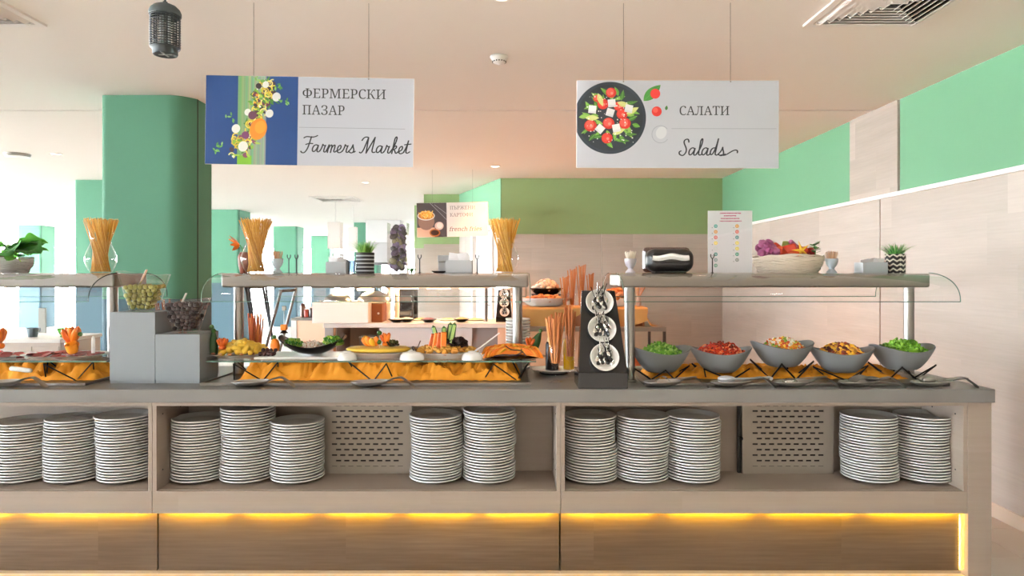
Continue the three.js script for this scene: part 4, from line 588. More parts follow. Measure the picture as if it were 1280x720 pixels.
// -- middle station
{
  let p = platter(260, 338, 441, 50, 0.14, M.porcelain, 'white footed platter of pineapple chunks at the left of the middle station');
  spread('pineapple_chunk', chunk, [M.cheese, std('#f5d76a', 0.5), std('#efc545', 0.5)], 40, 'pale yellow pineapple chunk heaped on the white footed platter', 'pineapple', 'pineapple chunks on the platter', heap(gx(303), p.y + 0.004, GZ, 0.115, 0.1, 0.052));
  spread('brown_nut', nug.map((g) => g.clone().scale(0.5, 0.5, 0.5)), [M.bread, std('#7d4a2c', 0.6), M.breadPale], 16, 'small brown nut along the rim of the pineapple platter', 'nut', 'nuts around the pineapple', (i, n) => { const a = i / n * 6.283; return [p.x + Math.cos(a) * p.rx * 0.87, p.y + 0.005, GZ + Math.sin(a) * 0.12]; });
  cucumberFigure(gx(272), p.y - 0.004, GZ + 0.05, 0.115, 'dark green cucumber figure with two ball heads beside the pineapple');
  carrotFlower(gx(284), p.y + 0.022, GZ + 0.06, 0.75, 'orange carrot blossom between cucumber figure and pineapple chunks', 8, M.carrotDeep);
  // white board with the black boat bowl
  const bt = thing('serving_board', 'flat white rectangular board under the black boat-shaped bowl', 'board', [gx(387), GY, GZ]); obj('slab', bb(-0.246, 0.246, 0, 0.014, -0.13, 0.13, 0.006), M.porcelain, bt);
  const by = GY + 0.0145, bx = gx(391), L = 0.172;
  const boat = thing('boat_bowl', 'black boat-shaped bowl with upturned ends on the white board', 'bowl', [bx, by, GZ]);
  const boatG = (q) => sheet((u, v) => { const a = u * 2 * PI, c = Math.cos(a), sn = Math.sin(a), e = 3.4, sq = 1 / Math.pow(Math.pow(Math.abs(c), e) + Math.pow(Math.abs(sn), e), 1 / e), R = Math.pow(v, 0.42) * q * sq, y = (0.036 + 0.062 * c * c) * Math.pow(v, 1.3) + (q < 1 ? 0.005 : 0.001); return [c * R * L * (0.82 + 0.18 * v), y, sn * R * 0.088]; }, 56, 16);
  obj('outer_shell', boatG(1), std('#161414', 0.25, 0, { side: THREE.DoubleSide }), boat); obj('inner_shell', boatG(0.955), std('#221e1c', 0.3, 0, { side: THREE.DoubleSide }), boat);
  lettuce(gx(368), by + 0.035, GZ + 0.02, 0.052, 13, 'pale green curly lettuce at the left end of the black boat bowl'); lettuce(gx(417), by + 0.045, GZ + 0.02, 0.055, 14, 'pale green curly lettuce at the right end of the black boat bowl');
  { const g = []; for (let i = 0; i < 170; i++) { const q = heap(0, 0, 0, 0.068, 0.05, 0.034)(i, 170); g.push(tint(spin(new RoundedBoxGeometry(rr(0.015, 0.034), 0.004, 0.007, 1, 0.0015)).translate(q[0], q[1], q[2]), pick(['#f6efe8', '#f2e2da', '#faf6f0', '#e0b0a0', '#f0d8cc', '#d8b898']))); } const o = obj('shredded_salad', g, M.vertex); o.position.set(gx(391), by + 0.03, GZ + 0.005); tag(o, 'pinkish white shredded salad in the middle of the black boat bowl', 'salad', null, 'stuff'); }
  spread('dark_grape', [ball(0.011)], [M.grape, std('#4a2326', 0.3)], 12, 'dark grape at the left end of the white board', 'grape', 'dark grapes on the board', (i) => [gx(333) + (i % 4) * 0.021, by + 0.0105 + (i > 7 ? 0.016 : 0), GZ + 0.09 - (i >> 2) * 0.022]);
  { const x = gx(347), k = thing('kumquat_figure', 'orange kumquat figure with a green ball head beside the grapes', 'garnish', [x - 0.004, by + 0.014, GZ + 0.03]); obj('body', lathe([[0, 0], [0.02, 0.006], [0.026, 0.03], [0.02, 0.058], [0.008, 0.07], [0, 0.07]], 18), M.carrot, k); obj('head', ball(0.012, -0.004, 0.078, 0), M.cucumber, k);
    const s = thing('garnish_pick', 'white pick through an orange cube above the left tip of the black boat', 'pick', [gx(355), by + 0.11, GZ]); obj('rod', rod([0, 0.0, 0], [0, 0.125, 0], 0.0016, 0.0016, 6), M.whitePlastic, s); obj('knob', new RoundedBoxGeometry(0.02, 0.024, 0.016, 3, 0.005).translate(0, 0.13, 0), M.whitePlastic, s); obj('carrot_cube', new RoundedBoxGeometry(0.032, 0.03, 0.028, 3, 0.006).translate(0, 0.03, 0), M.carrot, s); obj('collar', lathe([[0.022, 0], [0.008, 0.015], [0, 0.015]], 14), M.black, s); }
  // omelette dish
  p = platter(430, 516, 439, 62, 0.12, M.porcelain, 'white footed dish with a flat yellow omelette, second from the boat bowl');
  { const o = put('omelette', bump(lathe([[0, 0.0], [0.9, 0], [1, 0.5], [0.9, 0.9], [0.5, 1], [0, 1]], 64).scale(0.172, 0.024, 0.11), 0.007, 28, 2), M.cheese, p.x, p.y + 0.001, GZ, 'flat yellow omelette filling the white dish in the middle station', 'omelette'); }
  const oy = p.y + 0.024; { const t = thing('pepper_flower', 'yellow pepper flower lying on the omelette', 'garnish', [gx(466), oy, GZ + 0.04]); for (let i = 0; i < 7; i++) { const q = obj('petal', petalG(0.062, 0.017), i % 2 ? M.yellow : M.carrot, t); q.rotation.set(0, i * 0.5 - 1.2, 0.5 + 0.14 * (i % 3), 'YXZ'); q.position.set(0.008 * (i - 3), 0.006, 0); } }
  for (const [px, dy, l] of [[477, 0.077, 'upper'], [476.5, 0.03, 'lower']]) put('green_ball', ball(0.0125), M.cucumber, gx(px), oy + dy, GZ + 0.06, l + ' small green ball on a pick above the omelette', 'garnish');
  put('pick', rod([0, 0, 0], [0, 0.07, 0], 0.0012), M.toothpick, gx(477), oy, GZ + 0.06, 'thin pick holding the green balls on the omelette', 'pick');
  carrotFlower(gx(484), oy + 0.005, GZ + 0.03, 0.85, 'orange carrot blossom right of the green balls on the omelette', 7); lettuce(gx(491), oy + 0.004, GZ + 0.03, 0.038, 8, 'dark reddish leaf tuft at the right of the omelette garnish', [std('#4a3a24', 0.6, 0, { side: THREE.DoubleSide }), std('#5a5a2a', 0.6, 0, { side: THREE.DoubleSide })]);
  // nugget dish
  p = platter(514, 600, 439, 62, 0.125, M.porcelain, 'white footed dish of golden fritters with a tall vegetable garnish');
  spread('golden_fritter', nug, [std('#dda445', 0.6), std('#e8b85c', 0.6), std('#c98a35', 0.6)], 58, 'golden brown fritter heaped in the white dish below the vegetable garnish', 'fritter', 'golden fritters in the dish', heap(p.x, p.y + 0.002, GZ, 0.16, 0.105, 0.03));
  const ny = p.y + 0.026;
  for (let i = 0; i < 4; i++) put('carrot_slab', new RoundedBoxGeometry(0.03, 0.085, 0.012, 3, 0.005), i % 2 ? M.carrot : M.carrotDeep, gx(541 + i * 5), ny + 0.026 + i * 0.004, GZ + 0.03 + i * 0.012, 'upright orange carrot slab in the garnish on the fritter dish', 'carrot', 'carrot slabs on the fritters', [0, 0.3, -0.25 + i * 0.07]);
  for (let i = 0; i < 4; i++) { const t = thing('cucumber_spear', ['leftmost short', 'second', 'third tall', 'rightmost tall'][i] + ' green cucumber spear standing in the fritter garnish', 'cucumber', [gx([548, 556, 560, 563][i]), ny, GZ + [0.01, 0.03, 0.02, 0.035][i]]); const h = [0.115, 0.11, 0.13, 0.132][i]; t.rotation.z = [0.25, 0.02, -0.12, -0.2][i]; obj('skin', lathe([[0, 0], [0.016, 0], [0.018, h * 0.5], [0.013, h * 0.9], [0, h]], 14).scale(0.9, 1, 0.6), i % 2 ? M.cucumber : M.cucumberDark, t); obj('cut_face', new RoundedBoxGeometry(0.016, h * 0.85, 0.004, 2, 0.0018).translate(0.002, h * 0.46, 0.0105), M.cucumberPale, t); }
  lettuce(gx(571), ny - 0.006, GZ + 0.02, 0.06, 14, 'dark purple curly lettuce at the right of the fritter garnish', [std('#3f2424', 0.55, 0, { side: THREE.DoubleSide }), std('#2d1c1a', 0.55, 0, { side: THREE.DoubleSide })]);
  { const t = thing('dried_twig', 'dark dried pod twig at the left edge of the fritter dish', 'garnish', [gx(521), p.y, GZ + 0.07]); obj('pod', new THREE.CapsuleGeometry(0.008, 0.02, 4, 8).rotateZ(0.5).translate(-0.005, 0.018, 0), std('#3b2a26', 0.5), t); obj('stem', tube([[0, 0.005, 0], [0.015, 0.03, 0], [0.028, 0.062, 0]], 0.003), std('#3b2a26', 0.5), t); }
  for (const [px, w, l] of [[434, 24, 'between the boat bowl and the omelette'], [515, 31, 'between the omelette and the fritters'], [590, 26, 'between the fritters and the orange slices']]) { const t = thing('ramekin', 'small glossy cream white dish turned over ' + l, 'dish', [gx(px, -0.22), GY, -0.22]); obj('dome', lathe([[0.98, 0], [1, 0.1], [0.93, 0.55], [0.7, 0.86], [0.35, 0.98], [0, 1]], 32).scale(w / 2 * (CZ + 0.22) / F, 0.04, 0.05), M.porcelain, t); obj('foot', new THREE.TorusGeometry(0.018, 0.003, 6, 24).rotateX(PI / 2).translate(0, 0.04, 0), M.porcelain, t); }
  // orange slices on the dark tray
  p = platter(594, 684, 445, 66, 0.13, M.blackGloss, 'shallow black oval tray of fanned orange slices beside the right post', 'tray');
  const wedge = (() => { const s = new THREE.Shape(); s.moveTo(-0.05, 0); s.quadraticCurveTo(0, 0.062, 0.05, 0); s.quadraticCurveTo(0, -0.004, -0.05, 0); return new THREE.ExtrudeGeometry(s, { depth: 0.008, bevelEnabled: true, bevelSize: 0.002, bevelThickness: 0.002, bevelSegments: 2 }).translate(0, 0, -0.004); })();
  for (let i = 0; i < 26; i++) { const row = i % 2, k = (i >> 1) / 12; put('orange_slice', wedge, i % 3 ? M.carrot : std('#f4a236', 0.45), p.x - 0.12 + 0.24 * k + (row ? 0.01 : 0), p.y + 0.004 + 0.016 * Math.sin(k * PI) + (row ? 0 : 0.012), GZ + (row ? 0.06 : -0.02), 'orange melon-like slice of the fan on the black oval tray', 'fruit slice', 'orange slices on the black tray', [-0.25, 0.9 - k * 1.8, (k - 0.5) * -0.5]); }
  spread('orange_strip', [sliver], [M.yellow, M.carrot, std('#f7b345', 0.45)], 30, 'thin orange strip scattered on top of the fanned slices', 'fruit strip', 'orange strips on the black tray', heap(p.x, p.y + 0.03, GZ, 0.12, 0.08, 0.026));
  { const t = thing('dark_twig', 'dark curved twig lying over the fanned orange slices', 'garnish', [p.x, p.y + 0.03, GZ + 0.1]); obj('stem', tube([[-0.09, -0.02, 0], [-0.04, -0.01, 0.01], [0.02, -0.012, 0.012], [0.06, 0.004, 0.0]], 0.0035), M.grape, t); obj('branch', tube([[-0.03, 0.034, 0], [0.0, 0.016, 0.006], [0.05, 0.008, 0.004], [0.075, -0.016, 0.012]], 0.003), M.grape, t); obj('branch', tube([[0.05, 0.006, 0.004], [0.052, 0.02, 0.004]], 0.0025, 6), M.grape, t); }
  tongs(gx(599), GY + 0.05, GZ + 0.06, 0.135, 0, 0.64, 'white spoon handle sticking up left of the orange slices');
  carrotFlower(gx(663), p.y + 0.028, GZ - 0.05, 0.8, 'orange carrot flower behind the right end of the orange slices', 8, M.carrotDeep);
  { const t = thing('cucumber_leaf', 'dark green cucumber leaf with a ball tip behind the orange slices', 'garnish', [gx(667), p.y + 0.005, GZ - 0.04]); obj('body', sheet((u, v) => [(u - 0.5) * 0.056 * Math.sin(v * 2.4 + 0.45) + v * v * 0.035, v * 0.115, 0.01 * Math.sin(u * 3.1)], 8, 10), std('#2f5c2a', 0.45, 0, { side: THREE.DoubleSide }), t); obj('ball', ball(0.011, 0.038, 0.125, 0.003), M.cucumber, t); }
  // carrot sticks in a tall glass behind the left post
  const cx = Xp(316, -0.46), ct = thing('stick_glass', 'tall glass of orange carrot sticks behind the left post of the middle station', 'glass', [cx, TOP + 0.0066, -0.5]); obj('glass_body', lathe([[0, 0.004], [0.03, 0], [0.045, 0.16], [0.044, 0.16], [0.028, 0.008], [0, 0.008]], 28), M.glass, ct);
  for (let i = 0; i < 12; i++) { const a = i * 2.4, r = 0.3 + 0.7 * (i / 12); put('carrot_stick', rod([Math.cos(a) * 0.02 * r, 0.012, Math.sin(a) * 0.02 * r], [Math.cos(a + 0.5) * 0.05 * r, 0.31 + 0.014 * Math.sin(i * 3), Math.sin(a + 0.5) * 0.04 * r], 0.0055, 0.005, 8), std(i % 2 ? '#c4622a' : '#d4783a', 0.6), cx, TOP + 0.0066, -0.5, 'orange carrot stick in the tall glass behind the left post', 'carrot stick', 'carrot sticks behind the left post'); }
}
// ---------------------------------------------------------------- flared glass bowls with olives on the grey risers
function oliveBowl(px0, px1, baseY, z, h, label, tiltR, mats, n, oliveLabel, group, maxL) {
  const x = Xp((px0 + px1) / 2, z), R = (px1 - px0) / 2 * (CZ - z) / F, t = thing('glass_bowl', label, 'bowl', [x, baseY, z]);
  const f = (q) => (u, v) => { const a = u * 2 * PI, c = Math.cos(a), s = Math.sin(a), sq = 1 / Math.pow(Math.pow(Math.abs(c), 4) + Math.pow(Math.abs(s), 4), 0.25), r = (0.55 + 0.45 * v) * R * q * Math.min(sq, 1.16) * 0.98; return [c * r, 0.012 + (h - 0.012) * v * (1 + tiltR * c * 0.5 + 0.03 * Math.cos(2 * a)), s * r * 0.85]; };
  obj('glass_wall', sheet(f(1), 56, 12), M.glass, t); obj('glass_base', new RoundedBoxGeometry(R * 1.08, 0.012, R * 0.92, 2, 0.004).translate(0, 0.006, 0), M.glass, t);
  const rim = []; for (let k = 0; k < 40; k++) rim.push(f(1)(k / 40, 1)); obj('rim', tube(rim, 0.0022, 90, 6, true), M.glass, t);
  const r = 0.0122, lay = [];
  for (let L = 0; L < maxL && lay.length < n; L++) { const y = 0.014 + r + L * r * 1.62, v = (y - 0.012) / (h - 0.012), RR = (0.55 + 0.45 * v) * R * 0.97 - r * 1.05; const st = r * 2.04; for (let gz = -6; gz <= 6; gz++) for (let gxx = -6; gxx <= 6; gxx++) { const X = gxx * st + (L % 2 ? r : 0) + (gz % 2 ? r * 0.5 : 0) + rr(-0.004, 0.004), Z = gz * st * 0.9 + (L % 2 ? r * 0.8 : 0) + rr(-0.003, 0.003); if (Math.abs(X) < RR && Math.abs(Z) < RR * 0.84 && (Math.abs(Z) + st > RR * 0.84 || Math.abs(X) + st > RR || L > maxL - 3)) lay.push([X, y + rr(-0.004, 0.004), Z]); } }
  const g = [ball(r, 0, 0, 0, 14, 10).scale(1, 0.95, 1), ball(r, 0, 0, 0, 14, 10).scale(1.06, 0.94, 0.98)];
  lay.slice(0, n).forEach(([X, y, Z], i) => put('olive', g[i % 2], mats[(i * 3 + (i >> 2)) % mats.length], x + X + rr(-0.001, 0.001), baseY + y, z + Z, oliveLabel, 'olive', group, [rr(0, 3), rr(0, 3), 0]));
}
const zb = -0.24;
oliveBowl(152, 208, TOP + 0.3555, zb, 0.192, 'flared square glass bowl of green olives on the tall grey block', -0.1, [M.olive, std('#a8a65c', 0.3), std('#8d8a42', 0.3)], 130, 'green olive in the flared glass bowl on the tall block', 'green olives in the glass bowl', 6);
oliveBowl(207, 259, TOP + 0.2465, zb, 0.17, 'flared square glass bowl of black olives on the low grey block', 0.02, [M.oliveDark, std('#3b2a2a', 0.3), std('#443434', 0.32), std('#2a2428', 0.3)], 170, 'black olive in the flared glass bowl on the low block', 'black olives in the glass bowl', 7);
tongs(Xp(172.5, zb), TOP + 0.48, zb, 0.1, 0, 1.1, 'steel spoon handle leaning out of the bowl of green olives', M.chrome); tongs(Xp(226, zb), TOP + 0.385, zb + 0.0, 0.07, 0, 1.15, 'white spoon handle leaning out of the bowl of black olives');
{ const z = -0.44, x = Xp(216, z), t = thing('stick_glass', 'glass of reddish brown sticks behind the bowl of black olives', 'glass', [x, TOP + 0.0005, z]); obj('glass_body', lathe([[0, 0.004], [0.035, 0], [0.05, 0.24], [0.049, 0.24], [0.033, 0.008], [0, 0.008]], 28), M.glass, t);
  for (let i = 0; i < 12; i++) { const u = i / 11 - 0.5; put('brown_stick', rod([u * 0.06, 0.01, 0.015 * Math.sin(i * 3)], [u * 0.19, 0.4 + 0.012 * Math.sin(i * 5), 0.03 * Math.sin(i * 3)], 0.005, 0.005, 8), std(i % 3 ? '#8a4426' : '#a56a48', 0.6), x, TOP, z, 'reddish brown stick in the glass behind the black olives', 'breadstick', 'brown sticks behind the black olives'); } }
// ---------------------------------------------------------------- between the stations: glasses, drinks, spoon stand
{
  const put2 = (px, z) => [Xp(px, z), TOP + 0.0006, z];
  let p = put2(692, -0.5); const pl = thing('serving_plate', 'round white plate under the pepper mill and yellow drink', 'plate', p); obj('dish', lathe([[0, 0.012], [0.06, 0.012], [0.062, 0], [0.07, 0], [0.075, 0.012], [0.118, 0.022], [0.118, 0.026], [0.075, 0.019], [0, 0.018]], 40), M.porcelain, pl); obj('foot', new THREE.CylinderGeometry(0.075, 0.08, 0.006, 32).translate(0, 0.004, 0), M.black, pl);
  const bt = thing('dark_bottle', 'black bottle with a pale wooden cap on the white plate', 'bottle', [Xp(690, -0.5), p[1] + 0.0188, -0.5]); obj('body', lathe([[0, 0], [0.034, 0], [0.036, 0.004], [0.036, 0.14], [0.03, 0.155], [0, 0.155]], 28), M.black, bt); obj('cap', lathe([[0.03, 0.155], [0.03, 0.17], [0.014, 0.185], [0.012, 0.2], [0, 0.2]], 24), std('#d9bfa2', 0.5), bt);
  const yb = thing('yellow_drink', 'tall glass of bright yellow drink on the white plate', 'drink', [Xp(711, -0.5), p[1] + 0.0188, -0.5]); obj('liquid', lathe([[0, 0.004], [0.03, 0.004], [0.031, 0.17], [0, 0.17]], 28), phys({ color: '#f2d21e', roughness: 0.15, transmission: 0.45 }), yb); obj('glass_body', lathe([[0, 0], [0.033, 0], [0.034, 0.2], [0.0335, 0.2]], 28), M.glass, yb);
  // wine glass with breadsticks
  p = put2(694.5, -0.2); const wg = thing('wine_glass', 'stemmed wine glass of breadsticks in front of the black bottle', 'wine glass', p);
  obj('glass_bowl', lathe([[0.004, 0.078], [0.02, 0.088], [0.036, 0.115], [0.04, 0.14], [0.035, 0.18], [0.033, 0.188]], 32), M.glass, wg); obj('stem', lathe([[0.037, 0.0], [0.037, 0.002], [0.012, 0.008], [0.004, 0.018], [0.0035, 0.07], [0.006, 0.079], [0, 0.079]], 28), M.glass, wg);
  for (let i = 0; i < 13; i++) { const a = i * 2.4, r = Math.sqrt((i + 0.5) / 13); put('breadstick', bump(rod([Math.cos(a) * 0.018 * r, 0.095, Math.sin(a) * 0.018 * r], [Math.cos(a) * 0.056 * r, 0.335 + 0.016 * Math.sin(i * 4), Math.sin(a) * 0.045 * r], 0.0055, 0.005, 8), 0.0008, 90, i), i % 3 ? M.stick : std('#c57f42', 0.7), p[0], p[1], p[2], 'breadstick standing in the stemmed wine glass before the black bottle', 'breadstick', 'breadsticks in the wine glass'); }
  p = put2(712.5, -0.32); const fl = thing('flute_glass', 'slim flute glass of sticks left of the black spoon stand', 'flute glass', p); obj('glass_bowl', lathe([[0.004, 0.088], [0.02, 0.1], [0.03, 0.14], [0.031, 0.19], [0.03, 0.225]], 28), M.glass, fl); obj('stem', lathe([[0.032, 0], [0.032, 0.002], [0.01, 0.008], [0.0035, 0.018], [0.003, 0.08], [0, 0.09]], 24), M.glass, fl);
  for (let i = 0; i < 12; i++) { const a = i * 2.4, r = Math.sqrt((i + 0.5) / 12); put('breadstick', rod([Math.cos(a) * 0.016 * r, 0.115, Math.sin(a) * 0.016 * r], [Math.cos(a) * 0.034 * r, 0.34 + 0.05 * ((i * 7) % 5) / 5, Math.sin(a) * 0.034 * r], 0.005, 0.0048, 8), i % 2 ? M.stick : std('#a85f2c', 0.7), p[0], p[1], p[2], 'breadstick in the slim flute left of the spoon stand', 'breadstick', 'breadsticks in the flute'); }
}
// black sloping stand with three porcelain bowls of spoons
const spoonGeo = merge([ball(1, 0, 0, 0, 12, 8).scale(0.013, 0.005, 0.019).translate(0, 0, 0.0), tube([[0, 0.002, 0.016], [0, 0.008, 0.05], [0, 0.004, 0.1]], 0.0028, 10, 6)]);
function spoonStand(px, z, y, label, s, bowlLabel, spoons) {
  const t = thing('spoon_stand', label, 'stand', [Xp(px, z), y, z]); t.scale.setScalar(s); const W0 = 0.115, W1 = 0.083, H = 0.462, zb = -0.2;  // half widths at foot and top
  obj('base', bb(-W0 - 0.003, W0 + 0.003, 0, 0.077, zb, 0, 0.003), M.blackGloss, t);
  const g = new THREE.BufferGeometry(); const th = 0.02, q = [[-W0, 0.077, 0], [W0, 0.077, 0], [W1, H, zb + th], [-W1, H, zb + th], [-W0, 0.077, -th * 4], [W0, 0.077, -th * 4], [W1, H, zb], [-W1, H, zb]], F6 = [[0, 1, 2, 3], [1, 5, 6, 2], [5, 4, 7, 6], [4, 0, 3, 7], [3, 2, 6, 7], [4, 5, 1, 0]], P = [], U = [];
  for (const f of F6) for (const k of [0, 1, 2, 0, 2, 3]) { P.push(...q[f[k]]); U.push(q[f[k]][0], q[f[k]][1]); } g.setAttribute('position', new THREE.Float32BufferAttribute(P, 3)); g.setAttribute('uv', new THREE.Float32BufferAttribute(U, 2)); g.computeVertexNormals();
  obj('sloping_board', g, M.blackGloss, t);
  const slope = Math.atan2(zb + th, H - 0.077), dirY = Math.cos(slope), n = V(0, -Math.sin(slope), Math.cos(slope));
  [0.83, 0.5, 0.16].forEach((k, i) => {
    const c = V(0.004 + (0.5 - k) * 0.012, 0.077 + (H - 0.077) * k, (zb + th) * k), place = ['top', 'middle', 'bottom'][i];
    const b = thing('spoon_bowl', `round white bowl of spoons, ${place} one on ${bowlLabel}`, 'bowl', [0, 0, 0]); b.position.copy(c.clone().multiplyScalar(s).add(t.position)); b.scale.setScalar(s); b.rotation.x = PI / 2 + slope + 0.0 - 0.0;
    obj('dish', lathe([[0, 0.0005], [0.046, 0.0005], [0.06, 0.012], [0.068, 0.024], [0.069, 0.029], [0.066, 0.031], [0.057, 0.022], [0.046, 0.008], [0, 0.006]], 40), M.porcelain, b);
    if (!spoons) return;
    const N = [13, 19, 17][i], fwd = V(0, -Math.cos(slope) * 1, Math.sin(slope) * -1);
    for (let j = 0; j < N; j++) {
      const o = obj('small_spoon', spoonGeo, j % 2 ? M.chrome : std('#3a3a3c', 0.25, 0.9)); const a = (j / (N - 1) - 0.5) * 2.0;
      const l = V(Math.sin(a) * 0.046 * (0.7 + 0.3 * (j % 2)), 0.018 + 0.006 * (j % 3), 0.03 - 0.03 * (j % 3) / 2 - 0.012 * Math.cos(a));
      o.position.copy(l).applyEuler(b.rotation).multiplyScalar(s).add(b.position); o.scale.setScalar(s * 0.85);
      o.rotation.set(-PI / 2 - rr(0.1, 0.5), rr(-0.5, 0.5) - a * 0.4, rr(-0.6, 0.6), 'XYZ'); if (i === 1 && j > 10) o.rotation.z = -0.9;
      tag(o, `small steel spoon lying in the ${place} bowl of ${bowlLabel}`, 'spoon', `small spoons, ${place} bowl, ${bowlLabel}`);
    }
  });
}
spoonStand(754, 0.005, TOP + 0.0005, 'glossy black sloping stand holding three white bowls of spoons', 1, 'the black sloping stand', true);
// ---------------------------------------------------------------- grey salad bowls on wire stands
const bowlSheet = (q, lift) => sheet((u, v) => { const a = u * 2 * PI, c = Math.cos(a), s = Math.sin(a), e = 2.6, sq = 1 / Math.pow(Math.pow(Math.abs(c), e) + Math.pow(Math.abs(s), e), 1 / e), pr = v < 0.12 ? v / 0.12 * 0.36 : 0.36 + 0.64 * Math.pow((v - 0.12) / 0.88, 0.62), w = (1 + 0.1 * v * Math.max(0, Math.abs(c) - 0.5) * 2) * q;
  return [c * sq * pr * 0.142 * w, lift + (v < 0.12 ? 0 : (0.112 + 0.017 * Math.cos(2 * a)) * Math.pow((v - 0.12) / 0.88, 1.15)), s * sq * pr * 0.118 * q]; }, 64, 18);
const bowlOut = merge(bowlSheet(1, 0)), bowlIn = merge(bowlSheet(0.965, 0.006)), bowlRim = (() => { const p = []; for (let k = 0; k < 48; k++) { const a = k / 48 * 2 * PI, c = Math.cos(a), s = Math.sin(a), sq = 1 / Math.pow(Math.pow(Math.abs(c), 2.6) + Math.pow(Math.abs(s), 2.6), 1 / 2.6); p.push([c * sq * 0.1395 * (1 + 0.1 * Math.max(0, Math.abs(c) - 0.5) * 2), 0.1145 + 0.017 * Math.cos(2 * a), s * sq * 0.116]); } return merge(tube(p, 0.0032, 120, 6, true)); })();
const bowlMat = std('#85888a', 0.5, 0, { side: THREE.DoubleSide });
const bowlStand = merge(wireGeo(0.115, 0.1, 0.06, 0.6));
const stripG = (l, w) => new RoundedBoxGeometry(l, w, w, 1, w * 0.3);
[
  [825.5, 465, 0.3, 'chopped green cucumber', 'leftmost, beside the steel post', ['#6fae35', '#8cc24a', '#4f8f2a', '#a5cf6a', '#5a9a2e'], () => pick([stripG(0.034, 0.009), new THREE.CylinderGeometry(0.012, 0.012, 0.006, 10, 1, false, 0, 3.14)])],
  [900, 465, -0.12, 'red pepper and tomato strips', 'second from the left', ['#d9431e', '#c22f1a', '#e8662a', '#b8281c', '#f0a070', '#8a2a1a'], () => pick([stripG(0.044, 0.008), new THREE.TorusGeometry(0.018, 0.004, 5, 12, 3.6)])],
  [977, 458, 0.08, 'mixed white, orange and green salad', 'middle one', ['#f0a030', '#e8ddc8', '#d8552a', '#f2c84b', '#8fbf48', '#f4efe4', '#e2702a'], () => pick([stripG(0.03, 0.008), new RoundedBoxGeometry(0.016, 0.013, 0.014, 1, 0.003)])],
  [1051, 465, -0.18, 'corn, beans and sweet peppers', 'second from the right', ['#f2b632', '#e8a020', '#7a2418', '#5a1c14', '#f5cc52', '#c98a30', '#9a3a1e'], () => pick([new RoundedBoxGeometry(0.02, 0.016, 0.014, 1, 0.004), new THREE.IcosahedronGeometry(0.011, 1)])],
  [1127, 462, 0.1, 'bright green pepper strips', 'rightmost', ['#7ab52e', '#69a528', '#8cc63f', '#549022', '#9bd04f'], () => pick([stripG(0.042, 0.009), new THREE.TorusGeometry(0.016, 0.006, 5, 10, 2.2)])],
].forEach(([px, py, turn, what, where, cols, shape], k) => {
  const z = -0.27, x = Xp(px, z), y = Yp(py, z), b = thing('salad_bowl', `matt grey angular salad bowl of ${what}, ${where}`, 'bowl', [x, y, z], turn);
  obj('outer_shell', bowlOut, bowlMat, b); obj('inner_shell', bowlIn, bowlMat, b); obj('rim', bowlRim, bowlMat, b);
  const g = [tint(ball(1, 0, 0, 0, 24, 12).scale(0.112, 0.045, 0.088), cols[0])]; for (let i = 0; i < 260; i++) { const [X, Y, Z] = heap(0, 0, 0, 0.118, 0.086, 0.055)(i, 260); g.push(tint(spin(shape()).translate(X, Y + rr(-0.004, 0.008), Z), pick(cols))); }
  const o = obj('chopped_salad', g, M.vertex); o.position.set(x, y + 0.085, z); o.rotation.y = turn; tag(o, `${what} heaped in the ${where.replace(', beside the steel post', '')} grey bowl`, 'salad', null, 'stuff');
  const s = obj('wire_stand', bowlStand, M.wire); const base = TOP + 0.0066; s.position.set(x, base, z); s.scale.y = (y + 0.03 - base) / 0.06; s.rotation.y = turn + [0.5, 0.15, 0.4, -0.4, 0.25][k]; tag(s, `black zigzag wire stand under the ${where.replace(', beside the steel post', '')} grey salad bowl`, 'stand', 'black wire stands under bowls');
});
// ---------------------------------------------------------------- spoon rests along the counter front
const restGeo = (() => {
  const bowl = sheet((u, v) => { const a = u * 2 * PI, R = v; return [Math.cos(a) * R * 0.088 * (Math.cos(a) > 0 ? 1.15 : 1), 0.004 + 0.026 * R * R * (1 + 0.15 * Math.cos(a)), Math.sin(a) * R * 0.05]; }, 36, 8), bowl2 = bowl.clone().translate(0, -0.003, 0);
  const h = sheet((u, v) => { const x = 0.07 + 0.15 * v, y = 0.024 + 0.024 * Math.sin(Math.min(1, v * 1.5) * PI * 0.5) - 0.046 * Math.pow(Math.max(0, v - 0.55) / 0.45, 1.3); return [x, y + 0.004 * Math.pow(2 * u - 1, 2), (u - 0.5) * (0.04 - 0.012 * Math.sin(v * 3.1))]; }, 8, 28), h2 = h.clone().translate(0, -0.004, 0);
  const rim = []; for (let k = 0; k < 36; k++) { const a = k / 36 * 2 * PI; rim.push([Math.cos(a) * 0.088 * (Math.cos(a) > 0 ? 1.15 : 1), 0.0285 + 0.004 * Math.cos(a), Math.sin(a) * 0.05]); }
  return merge([bowl, bowl2, h, h2, tube(rim, 0.0022, 60, 5, true)]);
})();
const restMat = std('#b9b7b4', 0.3, 0.9, { side: THREE.DoubleSide });
